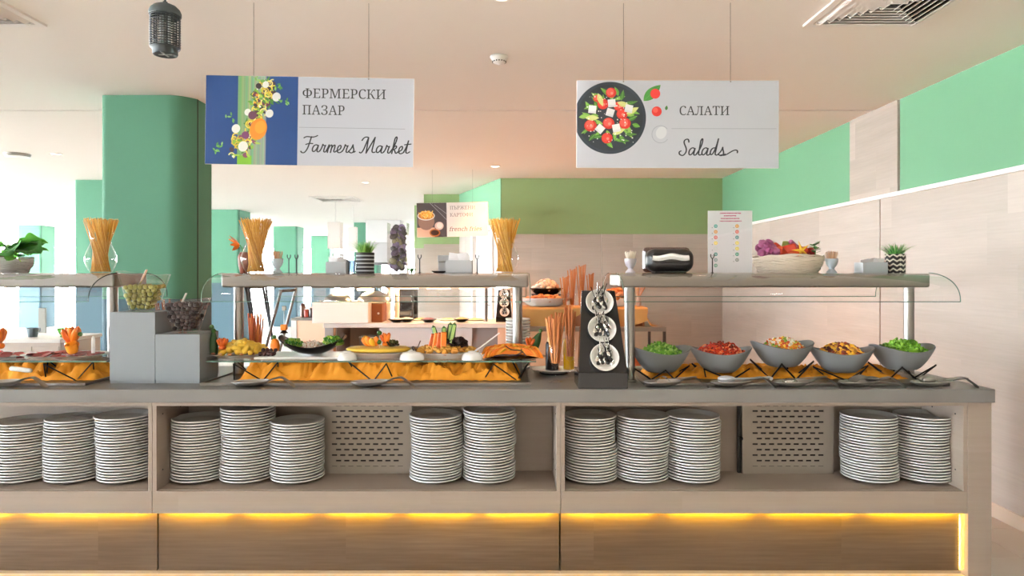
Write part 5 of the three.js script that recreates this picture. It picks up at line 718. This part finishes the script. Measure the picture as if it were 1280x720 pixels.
[[312, 0, 'below the pineapple platter'], [461, 0, 'below the omelette dish'], [2, 0, 'at the left picture edge'], [827, 1, 'below the leftmost grey bowl'], [911, 2, 'below the second grey bowl'], [990, 3, 'below the middle grey bowl'], [1072, 4, 'below the fourth grey bowl'], [1162, 5, 'at the right end of the counter']].forEach(([px, kind, where]) => {
  const z = -0.04, t = thing('spoon_rest', 'steel spoon rest on the counter front, ' + where, 'spoon rest', [Xp(px, z), TOP + 0.0012, z], -0.05); obj('body', restGeo, restMat, t);
  if (!kind) return; const p = [t.position.x, TOP + 0.024, z], lbl = (s) => s + ' lying on the spoon rest ' + where;
  const u = thing('serving_tongs', lbl({ 1: 'curled steel spoon', 2: 'grey plastic tongs', 3: 'steel ladle', 4: 'slotted pasta fork with prongs', 5: 'wide steel tongs' }[kind]), 'utensil', p);
  const G = kind === 2 ? std('#b3b6bd', 0.45) : M.steel, flat = (x0, x1, y0, y1, w, zz = 0) => { const g = bb(x0, x1, -0.0015, 0.0015, -w / 2, w / 2, 0.001); g.rotateZ(Math.atan2(y1 - y0, x1 - x0)); return g.translate(0, (y0 + y1) / 2, zz); };
  if (kind === 1) { obj('curl', sheet((a, b) => [-0.03 + 0.07 * a, 0.004 + 0.03 * Math.sin(a * 3.14) * (0.6 + 0.4 * b), (b - 0.5) * 0.045], 12, 8), std('#b7b5b2', 0.25, 1, { side: THREE.DoubleSide }), u); obj('handle', flat(0.02, 0.17, 0.008, 0.02, 0.014), G, u); }
  if (kind === 2) { for (const k of [0, 1]) { obj('arm', flat(0.0, 0.2, 0.006 + k * 0.012, 0.02, 0.02), G, u); obj('paddle', ball(1, 0, 0, 0, 18, 10).scale(0.042, 0.006 + 0.008 * k, 0.03).translate(-0.012, 0.006 + k * 0.012, 0), G, u); } obj('hinge', rod([0.2, 0.019, -0.012], [0.2, 0.019, 0.012], 0.009), G, u); }
  if (kind === 3) { obj('ladle_bowl', ball(1, 0, 0, 0, 20, 12).scale(0.036, 0.016, 0.03).translate(-0.01, 0.004, 0), M.chrome, u); obj('handle', flat(0.015, 0.17, 0.01, 0.022, 0.013), G, u); }
  if (kind === 4) { for (let k = 0; k < 6; k++) obj('prong', tube([[0.06, 0.022, (k - 2.5) * 0.01], [0.03, 0.03, (k - 2.5) * 0.013], [-0.01, 0.018, (k - 2.5) * 0.014], [-0.03, 0.004, (k - 2.5) * 0.012]], 0.0028, 12, 6), G, u); obj('head', ball(1, 0, 0, 0, 16, 8).scale(0.036, 0.008, 0.034).translate(0.065, 0.02, 0), G, u); obj('handle', flat(0.08, 0.17, 0.02, 0.012, 0.014), G, u); }
  if (kind === 5) { for (const k of [-1, 1]) { obj('arm', tube([[0.0, 0.012, k * 0.014], [0.08, 0.012, k * 0.018], [0.16, 0.02, k * 0.012], [0.185, 0.018, 0]], 0.004, 20, 6), G, u); obj('scoop', ball(1, 0, 0, 0, 16, 10).scale(0.034, 0.018, 0.016).translate(-0.012, 0.014, k * 0.016), G, u); } }
});
// ---------------------------------------------------------------- hot buffet behind the counter
{
  const z = -4.3, X = (px) => Xp(px, z), y = 0.9;
  const c = thing('hot_buffet_counter', 'white and grey hot buffet counter standing behind the middle station', 'counter', [0, 0, 0]);
  obj('worktop', bb(X(404), X(642), y - 0.05, y, z - 0.8, z, 0.006), std('#d8d6d2', 0.4), c);
  obj('side_wall', bb(X(405), X(420), 0.1, y - 0.05, z - 0.78, z - 0.03), std('#aaa9ad', 0.5), c); obj('side_wall', bb(X(416), X(419), 0.1, y - 0.05, z - 0.78, z - 0.02), M.reveal, c);
  obj('back_wall', bb(X(420), X(642), 0.1, y - 0.05, z - 0.7, z - 0.68), std('#d9c9b8', 0.6), c);
  obj('shelf', bb(X(436), X(600), 0.56, 0.6, z - 0.66, z - 0.12), std('#cfc7c0', 0.5), c);
  obj('front_panel', bb(X(474), X(590), 0.64, y - 0.052, z - 0.05, z - 0.02, 0.004), std('#c5c9ce', 0.45), c);
  obj('front_panel', bb(X(590), X(622), 0.1, y - 0.052, z - 0.07, z - 0.05, 0.004), std('#8d8a8c', 0.5), c);
  obj('front_panel', bb(X(622), X(642), 0.1, y - 0.052, z - 0.05, z - 0.02, 0.004), M.peach, c);
  obj('base', bb(X(406), X(642), 0, 0.1, z - 0.74, z - 0.1), M.dark, c);
  for (const px of [425, 452]) { const b = thing('storage_bin', `grey plastic bin on the shelf of the hot buffet counter, ${px < 440 ? 'left' : 'right'} one`, 'bin', [X(px), 0.6005, z - 0.35]); if (px < 440) { b.position.set(X(430), 0.1005, z - 0.35); } obj('body', bb(-0.08, 0.08, 0, 0.12, -0.1, 0.1, 0.01), std('#b4b6ba', 0.5), b); obj('rim', bb(-0.085, 0.085, 0.115, 0.13, -0.105, 0.105, 0.004), std('#c8cacd', 0.5), b); }
  const h = thing('heated_cabinet', 'white heated food cabinet on the left end of the hot buffet counter', 'food warmer', [0, 0, 0]);
  obj('body', bb(X(392), X(461), y + 0.0005, Yp(378, z), z - 0.62, z + 0.02, 0.006), std('#f1ebe4', 0.4), h); obj('body_end', bb(X(391) - 0.002, X(392), y + 0.0005, Yp(378, z), z - 0.62, z + 0.018), std('#f4f4f4', 0.4), h);
  obj('glass_hood', [bb(X(392), X(461), Yp(378, z), Yp(360, z), z, z + 0.004), bb(X(392), X(393), Yp(378, z), Yp(360, z), z - 0.5, z)], M.glass, h); obj('hood_top', bb(X(390), X(464), Yp(360, z), Yp(356, z), z - 0.55, z + 0.03, 0.01), M.steelDull, h);
  for (const [px, py] of [[416, 366], [450, 364]]) { obj('heat_lamp', lathe([[0, 0], [0.09, 0], [0.1, 0.02], [0.05, 0.03], [0, 0.03]], 24).translate(X(px), Yp(py, z), z - 0.3), M.heat, h); const l = new THREE.PointLight('#ffc98c', SPOT.heat, 0, 2); l.position.set(X(px), Yp(py, z) - 0.04, z - 0.3); l.shadow.radius = 3; l.castShadow = true; l.name = 'heat_lamp_glow'; scene.add(l); }
  for (const px of [398, 419, 437, 455]) { const k = obj('pan_knob', lathe([[0, 0], [0.012, 0], [0.01, 0.02], [0, 0.022]], 12), M.chrome, h); k.position.set(X(px), Yp(378, z), z - 0.04); }
  for (const [px, w, py] of [[404, 0.16, 360], [452, 0.2, 358]]) obj('chafing_lid', new THREE.SphereGeometry(w, 24, 8, 0, 6.283, 0, PI / 2).scale(1, 0.6, 0.9).translate(X(px + 10), Yp(378, z) + 0.001, z - 0.3), M.steel, h);
  const t = thing('toaster', 'brown wood-fronted box beside the white heated cabinet', 'box', [X(467.5), y + 0.0005, z - 0.3]); obj('body', bb(-0.064, 0.064, 0, 0.21, -0.15, 0.15, 0.01), M.crate, t); obj('top', bb(-0.067, 0.067, 0.21, 0.225, -0.15, 0.15, 0.006), M.steelDull, t); obj('button', ball(0.012, 0.02, 0.1, 0.15), M.white, t);
  // heat bridge with lamps, posts and glass
  const g = thing('heat_bridge', 'lit heating bridge with steel posts over the hot buffet counter', 'heat lamp', [0, 0, 0]); const zt = z - 0.3, yt = Yp(360, zt);
  obj('hood', bb(X(478), X(612), yt, yt + 0.06, zt - 0.16, zt + 0.16, 0.01), std('#d6cfc6', 0.4), g);
  for (const px of [480, 491, 606]) obj('post', rod([X(px), y, zt], [X(px), yt, zt], 0.024, 0.024, 18), px < 600 ? std('#f0e4d6', 0.4) : M.steel, g);
  for (const px of [503, 545, 587]) { obj('lamp_panel', bb(X(px) - 0.13, X(px) + 0.13, yt - 0.012, yt - 0.0005, zt - 0.07, zt + 0.07, 0.004), M.heat, g); const l = new THREE.RectAreaLight('#ffcf98', 14, 0.24, 0.13); l.position.set(X(px), yt - 0.014, zt); l.lookAt(X(px), 0, zt - 0.0001); l.name = 'heat_panel_glow'; scene.add(l); }
  obj('glass_front', bb(X(478), X(612), y + 0.12, yt, zt + 0.158, zt + 0.162), M.glass, g);
  // flat dishes on the worktop
  [[493, 'leftmost'], [505, 'second'], [534, 'third'], [575, 'rightmost']].forEach(([px, l], i) => { const d = thing('shallow_bowl', `shallow black bowl with food on the hot buffet worktop, ${l} of four`, 'bowl', [X(px), y + 0.0005, z - 0.14 - (i % 2) * 0.06]); obj('dish', lathe([[0, 0], [0.04, 0], [0.1, 0.036], [0.096, 0.038], [0.04, 0.006], [0, 0.006]], 28), M.blackGloss, d); obj('food', bump(ball(1, 0, 0, 0, 18, 10).scale(0.07, 0.022, 0.07), 0.012, 40, i).translate(0, 0.03, 0), std(['#e3d6c6', '#d9c2a8', '#7a4a5a', '#c98d5a'][i], 0.6), d); });
  for (const [px, l] of [[520, 'left'], [556, 'middle'], [592, 'right']]) { const d = thing('flat_dish', `flat white dish of food on the hot buffet worktop, ${l} of three`, 'dish', [X(px), y + 0.0005, z - 0.46]); obj('dish', lathe([[0, 0], [0.09, 0], [0.13, 0.014], [0.128, 0.018], [0.09, 0.005], [0, 0.005]], 28), M.porcelain, d); obj('food', bump(ball(1, 0, 0, 0, 18, 10).scale(0.09, 0.014, 0.08), 0.008, 40, px).translate(0, 0.014, 0), M.breadPale, d); }
  // small bottles on the counter behind the heated cabinet
  const zs = -5.2, sx = (px) => Xp(px, zs);
  const sc = thing('side_counter', 'peach wood side counter with a grey top left of the hot buffet', 'counter', [0, 0, 0]); obj('top', bb(sx(364), sx(412), 0.87, 0.9, zs - 0.6, zs + 0.02, 0.004), M.steelDull, sc); obj('body', bb(sx(371), sx(410), 0, 0.87, zs - 0.58, zs - 0.001), M.peach, sc); obj('end_frame', bb(sx(364), sx(371), 0, 0.87, zs - 0.58, zs + 0.01, 0.004), std('#d8d6d4', 0.5), sc);
  [[374, '#6b4a3e', 0.17, 'dark topped', 'leftmost'], [378.5, '#a33a2a', 0.11, 'red', 'second'], [385, '#4a2f28', 0.13, 'dark brown', 'third'], [390.5, '#e0992a', 0.15, 'amber', 'rightmost']].forEach(([px, c2, hh, n, l]) => { const j = thing('jar', `${n} jar on the side counter beside the heated cabinet, ${l} of four`, 'jar', [sx(px), 0.9005, zs - 0.15]); obj('body', lathe([[0, 0], [0.032, 0], [0.034, 0.006], [0.034, hh * 0.8], [0.024, hh * 0.9], [0, hh * 0.9]], 20), std(c2, 0.25), j); obj('lid', lathe([[0.026, hh * 0.9], [0.028, hh * 0.92], [0.026, hh], [0, hh]], 20), l === 'leftmost' ? M.grape : M.whitePlastic, j); });
}
{ // dark shelf rack and grey extractor behind the hot buffet, white hanging shades further off
  const z = -5.9, X = (px) => Xp(px, z), r = thing('shelf_rack', 'dark metal rack with shelves behind the hot buffet counter', 'rack', [0, 0, 0]);
  for (const px of [494.5, 516]) for (const dz of [-0.4, 0]) obj('upright', bb(X(px) - 0.014, X(px) + 0.014, 0, Yp(352, z), z + dz - 0.014, z + dz + 0.014), std('#4a443e', 0.5), r);
  for (let i = 0; i < 6; i++) obj('shelf', bb(X(494.5), X(516), 0.3 + i * 0.19, 0.315 + i * 0.19, z - 0.41, z + 0.01), std('#57504a', 0.5), r);
  obj('back_sheet', bb(X(495), X(515.5), 0.2, Yp(354, z), z - 0.42, z - 0.412), std('#3a3532', 0.6), r);
  for (let i = 0; i < 5; i++) { const b = thing('stored_tray', `grey tray on the dark rack behind the hot buffet, ${['lowest', 'second from below', 'middle', 'fourth', 'topmost'][i]} one`, 'tray', [X(505), 0.3155 + i * 0.19, z - 0.2]); obj('body', bb(-0.085, 0.085, 0, 0.06, -0.17, 0.17, 0.01), i % 2 ? M.steelDull : std('#8b7a6c', 0.5), b); obj('rim', bb(-0.09, 0.09, 0.06, 0.067, -0.175, 0.175, 0.003), M.steelDull, b); }
  const zh = -13.1, h = thing('hanging_bulkhead', 'white boxed bulkhead hanging from the far ceiling behind the striped plant pot', 'bulkhead', [0, 0, 0]); obj('upper_box', bb(Xp(457, zh), Xp(500, zh), Yp(303, zh), CEIL - 0.002, zh - 0.5, zh, 0.01), std('#eceae9', 0.5), h); obj('lower_skirt', bb(Xp(456, zh), Xp(501, zh), Yp(328, zh), Yp(303, zh), zh - 0.55, zh + 0.01, 0.006), std('#c9c6c6', 0.5), h); obj('lip', bb(Xp(456, zh), Xp(501, zh), Yp(331, zh), Yp(328, zh), zh - 0.55, zh + 0.015, 0.003), std('#6d6a68', 0.5), h);
  for (const [px0, px1, py0, py1, zz, l] of [[411.5, 427, 278, 311, -8.6, 'left one near the striped pot'], [436, 446, 284, 315, -9.6, 'right one behind the first']]) { const t = thing('pendant_shade', 'white rectangular hanging lamp shade in the far hall, ' + l, 'lamp', [Xp((px0 + px1) / 2, zz), Yp(py1, zz), zz]); const w = (px1 - px0) / 2 * (CZ - zz) / F, hh = (py1 - py0) * (CZ - zz) / F; const m = std('#f1e9e6', 0.8, 0, { side: THREE.DoubleSide }); obj('shade', [bb(-w, w, 0, hh, w - 0.006, w), bb(-w, w, 0, hh, -w, -w + 0.006), bb(-w, -w + 0.006, 0, hh, -w + 0.006, w - 0.006), bb(w - 0.006, w, 0, hh, -w + 0.006, w - 0.006)], m, t); obj('cord', rod([0, hh, 0], [0, CEIL - Yp(py1, zz), 0], 0.005), M.white, t); obj('holder', [bb(-w, w, hh - 0.01, hh, -0.01, 0.01), rod([0, hh - 0.08, 0], [0, hh, 0], 0.02)], M.white, t); }
}
{ // folding tray stand with dark tubular legs
  const z = -2.2, X = (px) => Xp(px, z), t = thing('folding_tray_stand', 'black folding tray stand with crossed legs behind the carrot sticks', 'stand', [0, 0, 0]);
  for (const dz of [0, -0.38]) { obj('leg', rod([X(307), Yp(358, z), z + dz], [X(345), 0.01, z + dz], 0.012), M.wire, t); obj('leg', rod([X(312), Yp(356, z), z + dz + 0.02], [X(338), 0.01, z + dz + 0.02], 0.01), M.wire, t); obj('leg', rod([X(352), Yp(362, z), z + dz + 0.01], [X(298), 0.01, z + dz + 0.01], 0.012), M.steelDull, t); }
  obj('cross_bar', [rod([X(309), Yp(360, z), z], [X(309), Yp(360, z), z - 0.38], 0.011), rod([X(350), Yp(364, z), z], [X(350), Yp(364, z), z - 0.38], 0.011)], M.wire, t);
}
{ // bread table
  const z = -3.75, X = (px) => Xp(px, z), y = 0.9, t = thing('bread_table', 'grey topped side table with thin dark legs behind the gap between stations', 'table', [0, 0, 0]);
  obj('table_top', bb(X(640), X(833), y - 0.045, y, z - 0.8, z, 0.004), M.steelDull, t); for (const px of [643, 831]) for (const dz of [-0.77, -0.02]) obj('leg', bb(X(px) - 0.014, X(px) + 0.014, 0, y - 0.045, z + dz - 0.014, z + dz + 0.014), M.dark, t);
  obj('lower_shelf', bb(X(643), X(831), 0.3, 0.33, z - 0.77, z - 0.02), M.peach, t);
  const rx0 = X(650), rx1 = X(808), ry = Yp(385, z), cr = thing('wooden_riser', 'brown wooden riser under the golden cloth on the bread table', 'riser', [0, y + 0.0005, 0]); const rh = ry - y - 0.006;
  obj('board', bb(rx0, rx1, rh - 0.02, rh, z - 0.6, z - 0.1), M.crate, cr); obj('side_board', [bb(rx0, rx0 + 0.02, 0, rh - 0.02, z - 0.6, z - 0.1), bb(rx1 - 0.02, rx1, 0, rh - 0.02, z - 0.6, z - 0.1)], M.crate, cr); obj('front_board', bb(rx0 + 0.02, rx1 - 0.02, 0, rh - 0.03, z - 0.14, z - 0.12), M.crate, cr);
  const cl = obj('table_cloth', sheet((u, v) => { // lies on the riser and falls over its front edge with a slanting hem
    const x = rx0 - 0.03 + (rx1 - rx0 + 0.06) * u, fall = 0.06 + 0.15 * Math.abs(Math.sin(u * 5.2 + 0.6)) , zf = z - 0.09, top = 0.55; if (v > 0.4) { const k = (v - 0.4) / 0.6; return [x, ry + 0.001 + 0.004 * Math.abs(noise(x * 8, k * 5)), zf - k * 0.5]; } const k = 1 - v / 0.4; return [x + 0.01 * Math.sin(k * 5 + u * 20) * k, Math.max(y + 0.004, ry - k * fall), zf + 0.006 + 0.03 * k * (0.5 + 0.5 * Math.sin(u * 34)) * 0.8]; }, 90, 24), M.clothGold); tag(cl, 'golden yellow cloth draped over the riser of the bread table', 'cloth');
  const ty = ry + 0.0075;
  const tr = obj('draped_corner', sheet((u, v) => [rx1 + 0.02 + 0.1 * u + 0.02 * v, ry - 0.18 * u - 0.16 * v * (1 - u * 0.2), z - 0.08 - 0.3 * (1 - v)].map((q, i) => i === 1 ? Math.max(q, y + 0.006) : q), 10, 10), M.clothGold); tag(tr, 'golden cloth corner hanging off the right end of the bread table riser', 'cloth');
  const pl = (px0, px1, h, label, mat) => { const x = X((px0 + px1) / 2), r = (px1 - px0) / 2 * (CZ - z) / F, d = thing('bread_bowl', label, 'bowl', [x, ty, z - 0.3]); obj('dish', lathe([[0, 0], [0.55, 0], [0.6, 0.004], [0.97, h * 0.9], [1, h], [0.95, h], [0.6, 0.012], [0, 0.01]], 36).scale(r, 1, r * 0.55), mat, d); return [x, ty + h, z - 0.3, r]; };
  let [bx, by, bz, br] = pl(648, 718, 0.085, 'wide white oval bowl of flat breads on the bread table', M.porcelain);
  spread('flat_bread', [bump(ball(1, 0, 0, 0, 14, 8).scale(0.055, 0.018, 0.035), 0.006, 40)], [M.breadPale, M.bread], 14, 'flat bread in the wide white oval bowl on the bread table', 'bread', 'flat breads in the white bowl', heap(bx, by - 0.012, bz, br * 0.7, br * 0.36, 0.03));
  { const x = X(686), zz = z - 0.42, y0 = by + 0.035, st = thing('bowl_stand', 'black stand carrying the dark bowl of rolls above the white bowl', 'stand', [x, ty, zz - 0.05]); for (const dx of [-0.14, 0.14]) obj('leg', rod([dx, 0, -0.14], [dx, y0 - ty - 0.004, -0.14], 0.008), M.wire, st); obj('plate', bb(-0.16, 0.16, y0 - ty - 0.008, y0 - ty - 0.0005, -0.2, 0.12), M.wire, st);
    const d = thing('dark_bowl', 'black square bowl heaped with garlic-like rolls above the white bread bowl', 'bowl', [x, y0, zz - 0.05]); obj('dish', lathe([[0, 0], [0.6, 0], [1, 0.065], [0.96, 0.067], [0.6, 0.008], [0, 0.008]], 28).scale(0.19, 1, 0.13), M.blackGloss, d);
    spread('bread_roll', [bump(ball(0.03, 0, 0, 0, 14, 10).scale(1, 0.95, 1), 0.006, 50), bump(ball(0.026, 0, 0, 0, 14, 10), 0.006, 60, 5)], [std('#cdb8a4', 0.7), std('#dccfc2', 0.7), std('#9a7a66', 0.7)], 34, 'pale roll heaped in the black bowl on the bread table', 'bread roll', 'rolls in the black bowl', heap(x, y0 + 0.055, zz - 0.05, 0.145, 0.09, 0.09)); }
  [bx, by, bz, br] = pl(752, 800, 0.085, 'white bowl of brown bread rolls right of the black spoon stand', M.porcelain);
  spread('bread_roll', [bump(ball(0.038, 0, 0, 0, 14, 10).scale(1.2, 0.85, 1), 0.006, 40)], [M.bread, std('#c98a55', 0.7), std('#a5683a', 0.7)], 20, 'brown bread roll in the white bowl right of the spoon stand', 'bread roll', 'brown rolls in the white bowl', heap(bx, by + 0.005, bz, br * 0.7, br * 0.4, 0.075));
  for (const [px, h, s, l] of [[718.5, 0.34, 1, 'leftmost of three behind the black spoon stand'], [729, 0.38, 1.1, 'middle of three behind the black spoon stand'], [741, 0.29, 0.8, 'rightmost of three behind the black spoon stand'], [708, 0.26, 1.0, 'partly hidden by the breadsticks in front']]) {
    const x = X(px), zz = z - 0.2 - (px % 3) * 0.06, g = thing('breadstick_glass', 'glass of breadsticks on the bread table, ' + l, 'glass', [x, ty, zz]); obj('glass_body', lathe([[0, 0.003], [0.03, 0], [0.042 * s, 0.14], [0.041 * s, 0.14], [0.028, 0.006], [0, 0.006]], 24), M.glass, g);
    for (let i = 0; i < 7; i++) { const a = i * 2.4, r = Math.sqrt((i + 0.5) / 7); put('breadstick', rod([Math.cos(a) * 0.016 * r, 0.01, Math.sin(a) * 0.016 * r], [Math.cos(a) * 0.06 * s * r, h + 0.05 + 0.02 * Math.sin(i * 3), Math.sin(a) * 0.05 * r], 0.006, 0.006, 8), i % 2 ? M.stick : M.bread, x, ty, zz, 'breadstick in the glass on the bread table, ' + l, 'breadstick', 'breadsticks in the glass, ' + l); } }
  { const x = X(803), zz = z - 0.2, v = thing('dried_bouquet', 'small vase of dried stalks behind the left post of the salad station', 'vase', [x, ty, zz]); obj('vase_body', lathe([[0, 0], [0.022, 0], [0.03, 0.04], [0.018, 0.09], [0.022, 0.11], [0.019, 0.11], [0.014, 0.09], [0, 0.06]], 20), std('#b59a86', 0.6), v); for (let i = 0; i < 11; i++) { const a = i * 2.4, r = 0.4 + 0.6 * i / 11; obj('stalk', rod([0, 0.08, 0], [Math.cos(a) * 0.09 * r, 0.2 + 0.02 * Math.sin(i), Math.sin(a) * 0.06 * r], 0.004, 0.006, 6), i % 2 ? M.toothBrown : M.bread, v); } }
  { const b = thing('red_box', 'small reddish box on the lower shelf of the bread table', 'box', [X(800), 0.3305, z - 0.2]); obj('body', bb(-0.07, 0.07, 0, 0.25, -0.1, 0.1, 0.01), M.crate, b); obj('lid', bb(-0.073, 0.073, 0.25, 0.27, -0.103, 0.103, 0.006), std('#a8402c', 0.5), b); }
}
spoonStand(630, -4.45, 0.9005, 'distant black sloping stand with white bowls on the hot buffet counter', 0.78, 'the distant black stand', true);
{ // white stack of small bowls behind the right post, with an orange glass on it
  const z = -0.62, x = Xp(647.5, z), g = merge(lathe([[0, 0.002], [0.035, 0], [0.038, 0.004], [0.066, 0.012], [0.07, 0.018], [0.07, 0.024], [0.066, 0.024], [0.038, 0.01], [0, 0.009]], 32)), n = 17;
  for (let i = 0; i < n; i++) { const o = obj('small_bowl', g, M.porcelain); o.position.set(x + rr(-0.001, 0.001), TOP + 0.0006 + i * 0.0169, z + rr(-0.001, 0.001)); tag(o, `small white bowl, ${i === n - 1 ? 'topmost' : i === 0 ? 'bottom' : ORD[n - 1 - i] + ' from the top'}, in the stack behind the right post`, 'bowl', 'small white bowls behind the right post'); }
  const y = TOP + 0.0006 + (n - 1) * 0.0169 + 0.0103, xg = x - 0.045 + 0.03, t = thing('orange_glass', 'glass of orange carrot strips on top of the white bowl stack', 'glass', [xg, y, z]); obj('glass_body', lathe([[0, 0.003], [0.02, 0], [0.027, 0.11], [0.0265, 0.11], [0.019, 0.006], [0, 0.006]], 24), M.glass, t);
  for (let i = 0; i < 8; i++) { const a = i * 2.4, r = 0.4 + 0.6 * i / 8; put('carrot_strip', rod([Math.cos(a) * 0.012 * r, 0.01, Math.sin(a) * 0.012 * r], [Math.cos(a) * 0.03 * r, 0.13 + 0.012 * Math.sin(i * 3), Math.sin(a) * 0.03 * r], 0.004, 0.005, 7), i % 2 ? M.carrotDeep : M.carrot, xg, y, z, 'orange carrot strip in the glass on the white bowl stack', 'carrot strip', 'carrot strips on the bowl stack'); }
}
{ // small counter in the bright hall at the left
  const z = -2.4, X = (px) => Xp(px, z), y = Yp(424, z), t = thing('side_cabinet', 'low brown grey cabinet in the bright hall at far left', 'cabinet', [0, 0, 0]); obj('body', bb(-5.2, X(76), 0.08, y - 0.03, z - 0.55, z, 0.004), std('#a8968a', 0.6), t); obj('top', bb(-5.22, X(77), y - 0.03, y, z - 0.57, z + 0.015, 0.005), std('#c9c2bc', 0.5), t); obj('plinth', bb(-5.2, X(75), 0, 0.08, z - 0.5, z - 0.04), M.dark, t); obj('door', [bb(X(8), X(40), 0.12, y - 0.06, z, z + 0.008, 0.002), bb(X(42), X(74), 0.12, y - 0.06, z, z + 0.008, 0.002)], std('#a8968a', 0.6), t);
  const b = thing('grey_bucket', 'small grey bucket with a handle on the far left cabinet', 'bucket', [X(20), y + 0.0005, z - 0.2]); obj('body', lathe([[0, 0], [0.034, 0], [0.047, 0.07], [0.05, 0.072], [0.05, 0.078], [0.044, 0.078], [0.031, 0.005], [0, 0.005]], 24), std('#6f7d83', 0.5), b); obj('handle', tube([[0.045, 0.07, 0], [0.062, 0.074, 0], [0.06, 0.05, 0], [0.042, 0.044, 0]], 0.005), std('#6f7d83', 0.5), b);
  const c = thing('green_cup', 'little bright green tulip-shaped cup on the far left cabinet', 'cup', [X(57), y + 0.0005, z - 0.2]); obj('foot', lathe([[0, 0], [0.012, 0], [0.008, 0.006], [0.006, 0.016], [0, 0.016]], 18), std('#4f9a2e', 0.4), c); obj('body', lathe([[0, 0.014], [0.012, 0.02], [0.03, 0.05], [0.034, 0.075], [0.031, 0.075], [0.026, 0.05], [0, 0.024]], 24), std('#58a832', 0.4), c);
  const p = thing('notice_post', 'narrow grey standing panel beyond the far left cabinet', 'stand', [Xp(53, -4.8), 0, -4.8]); obj('panel', bb(-0.045, 0.045, 0.55, Yp(385, -4.8), -0.01, 0.01, 0.003), std('#77766f', 0.6), p); obj('pole', rod([0, 0.02, 0], [0, 0.55, 0], 0.015), M.steelDull, p); obj('foot', lathe([[0, 0], [0.12, 0], [0.12, 0.015], [0, 0.02]], 24), M.steelDull, p);
}
renderer.render(scene, camera);
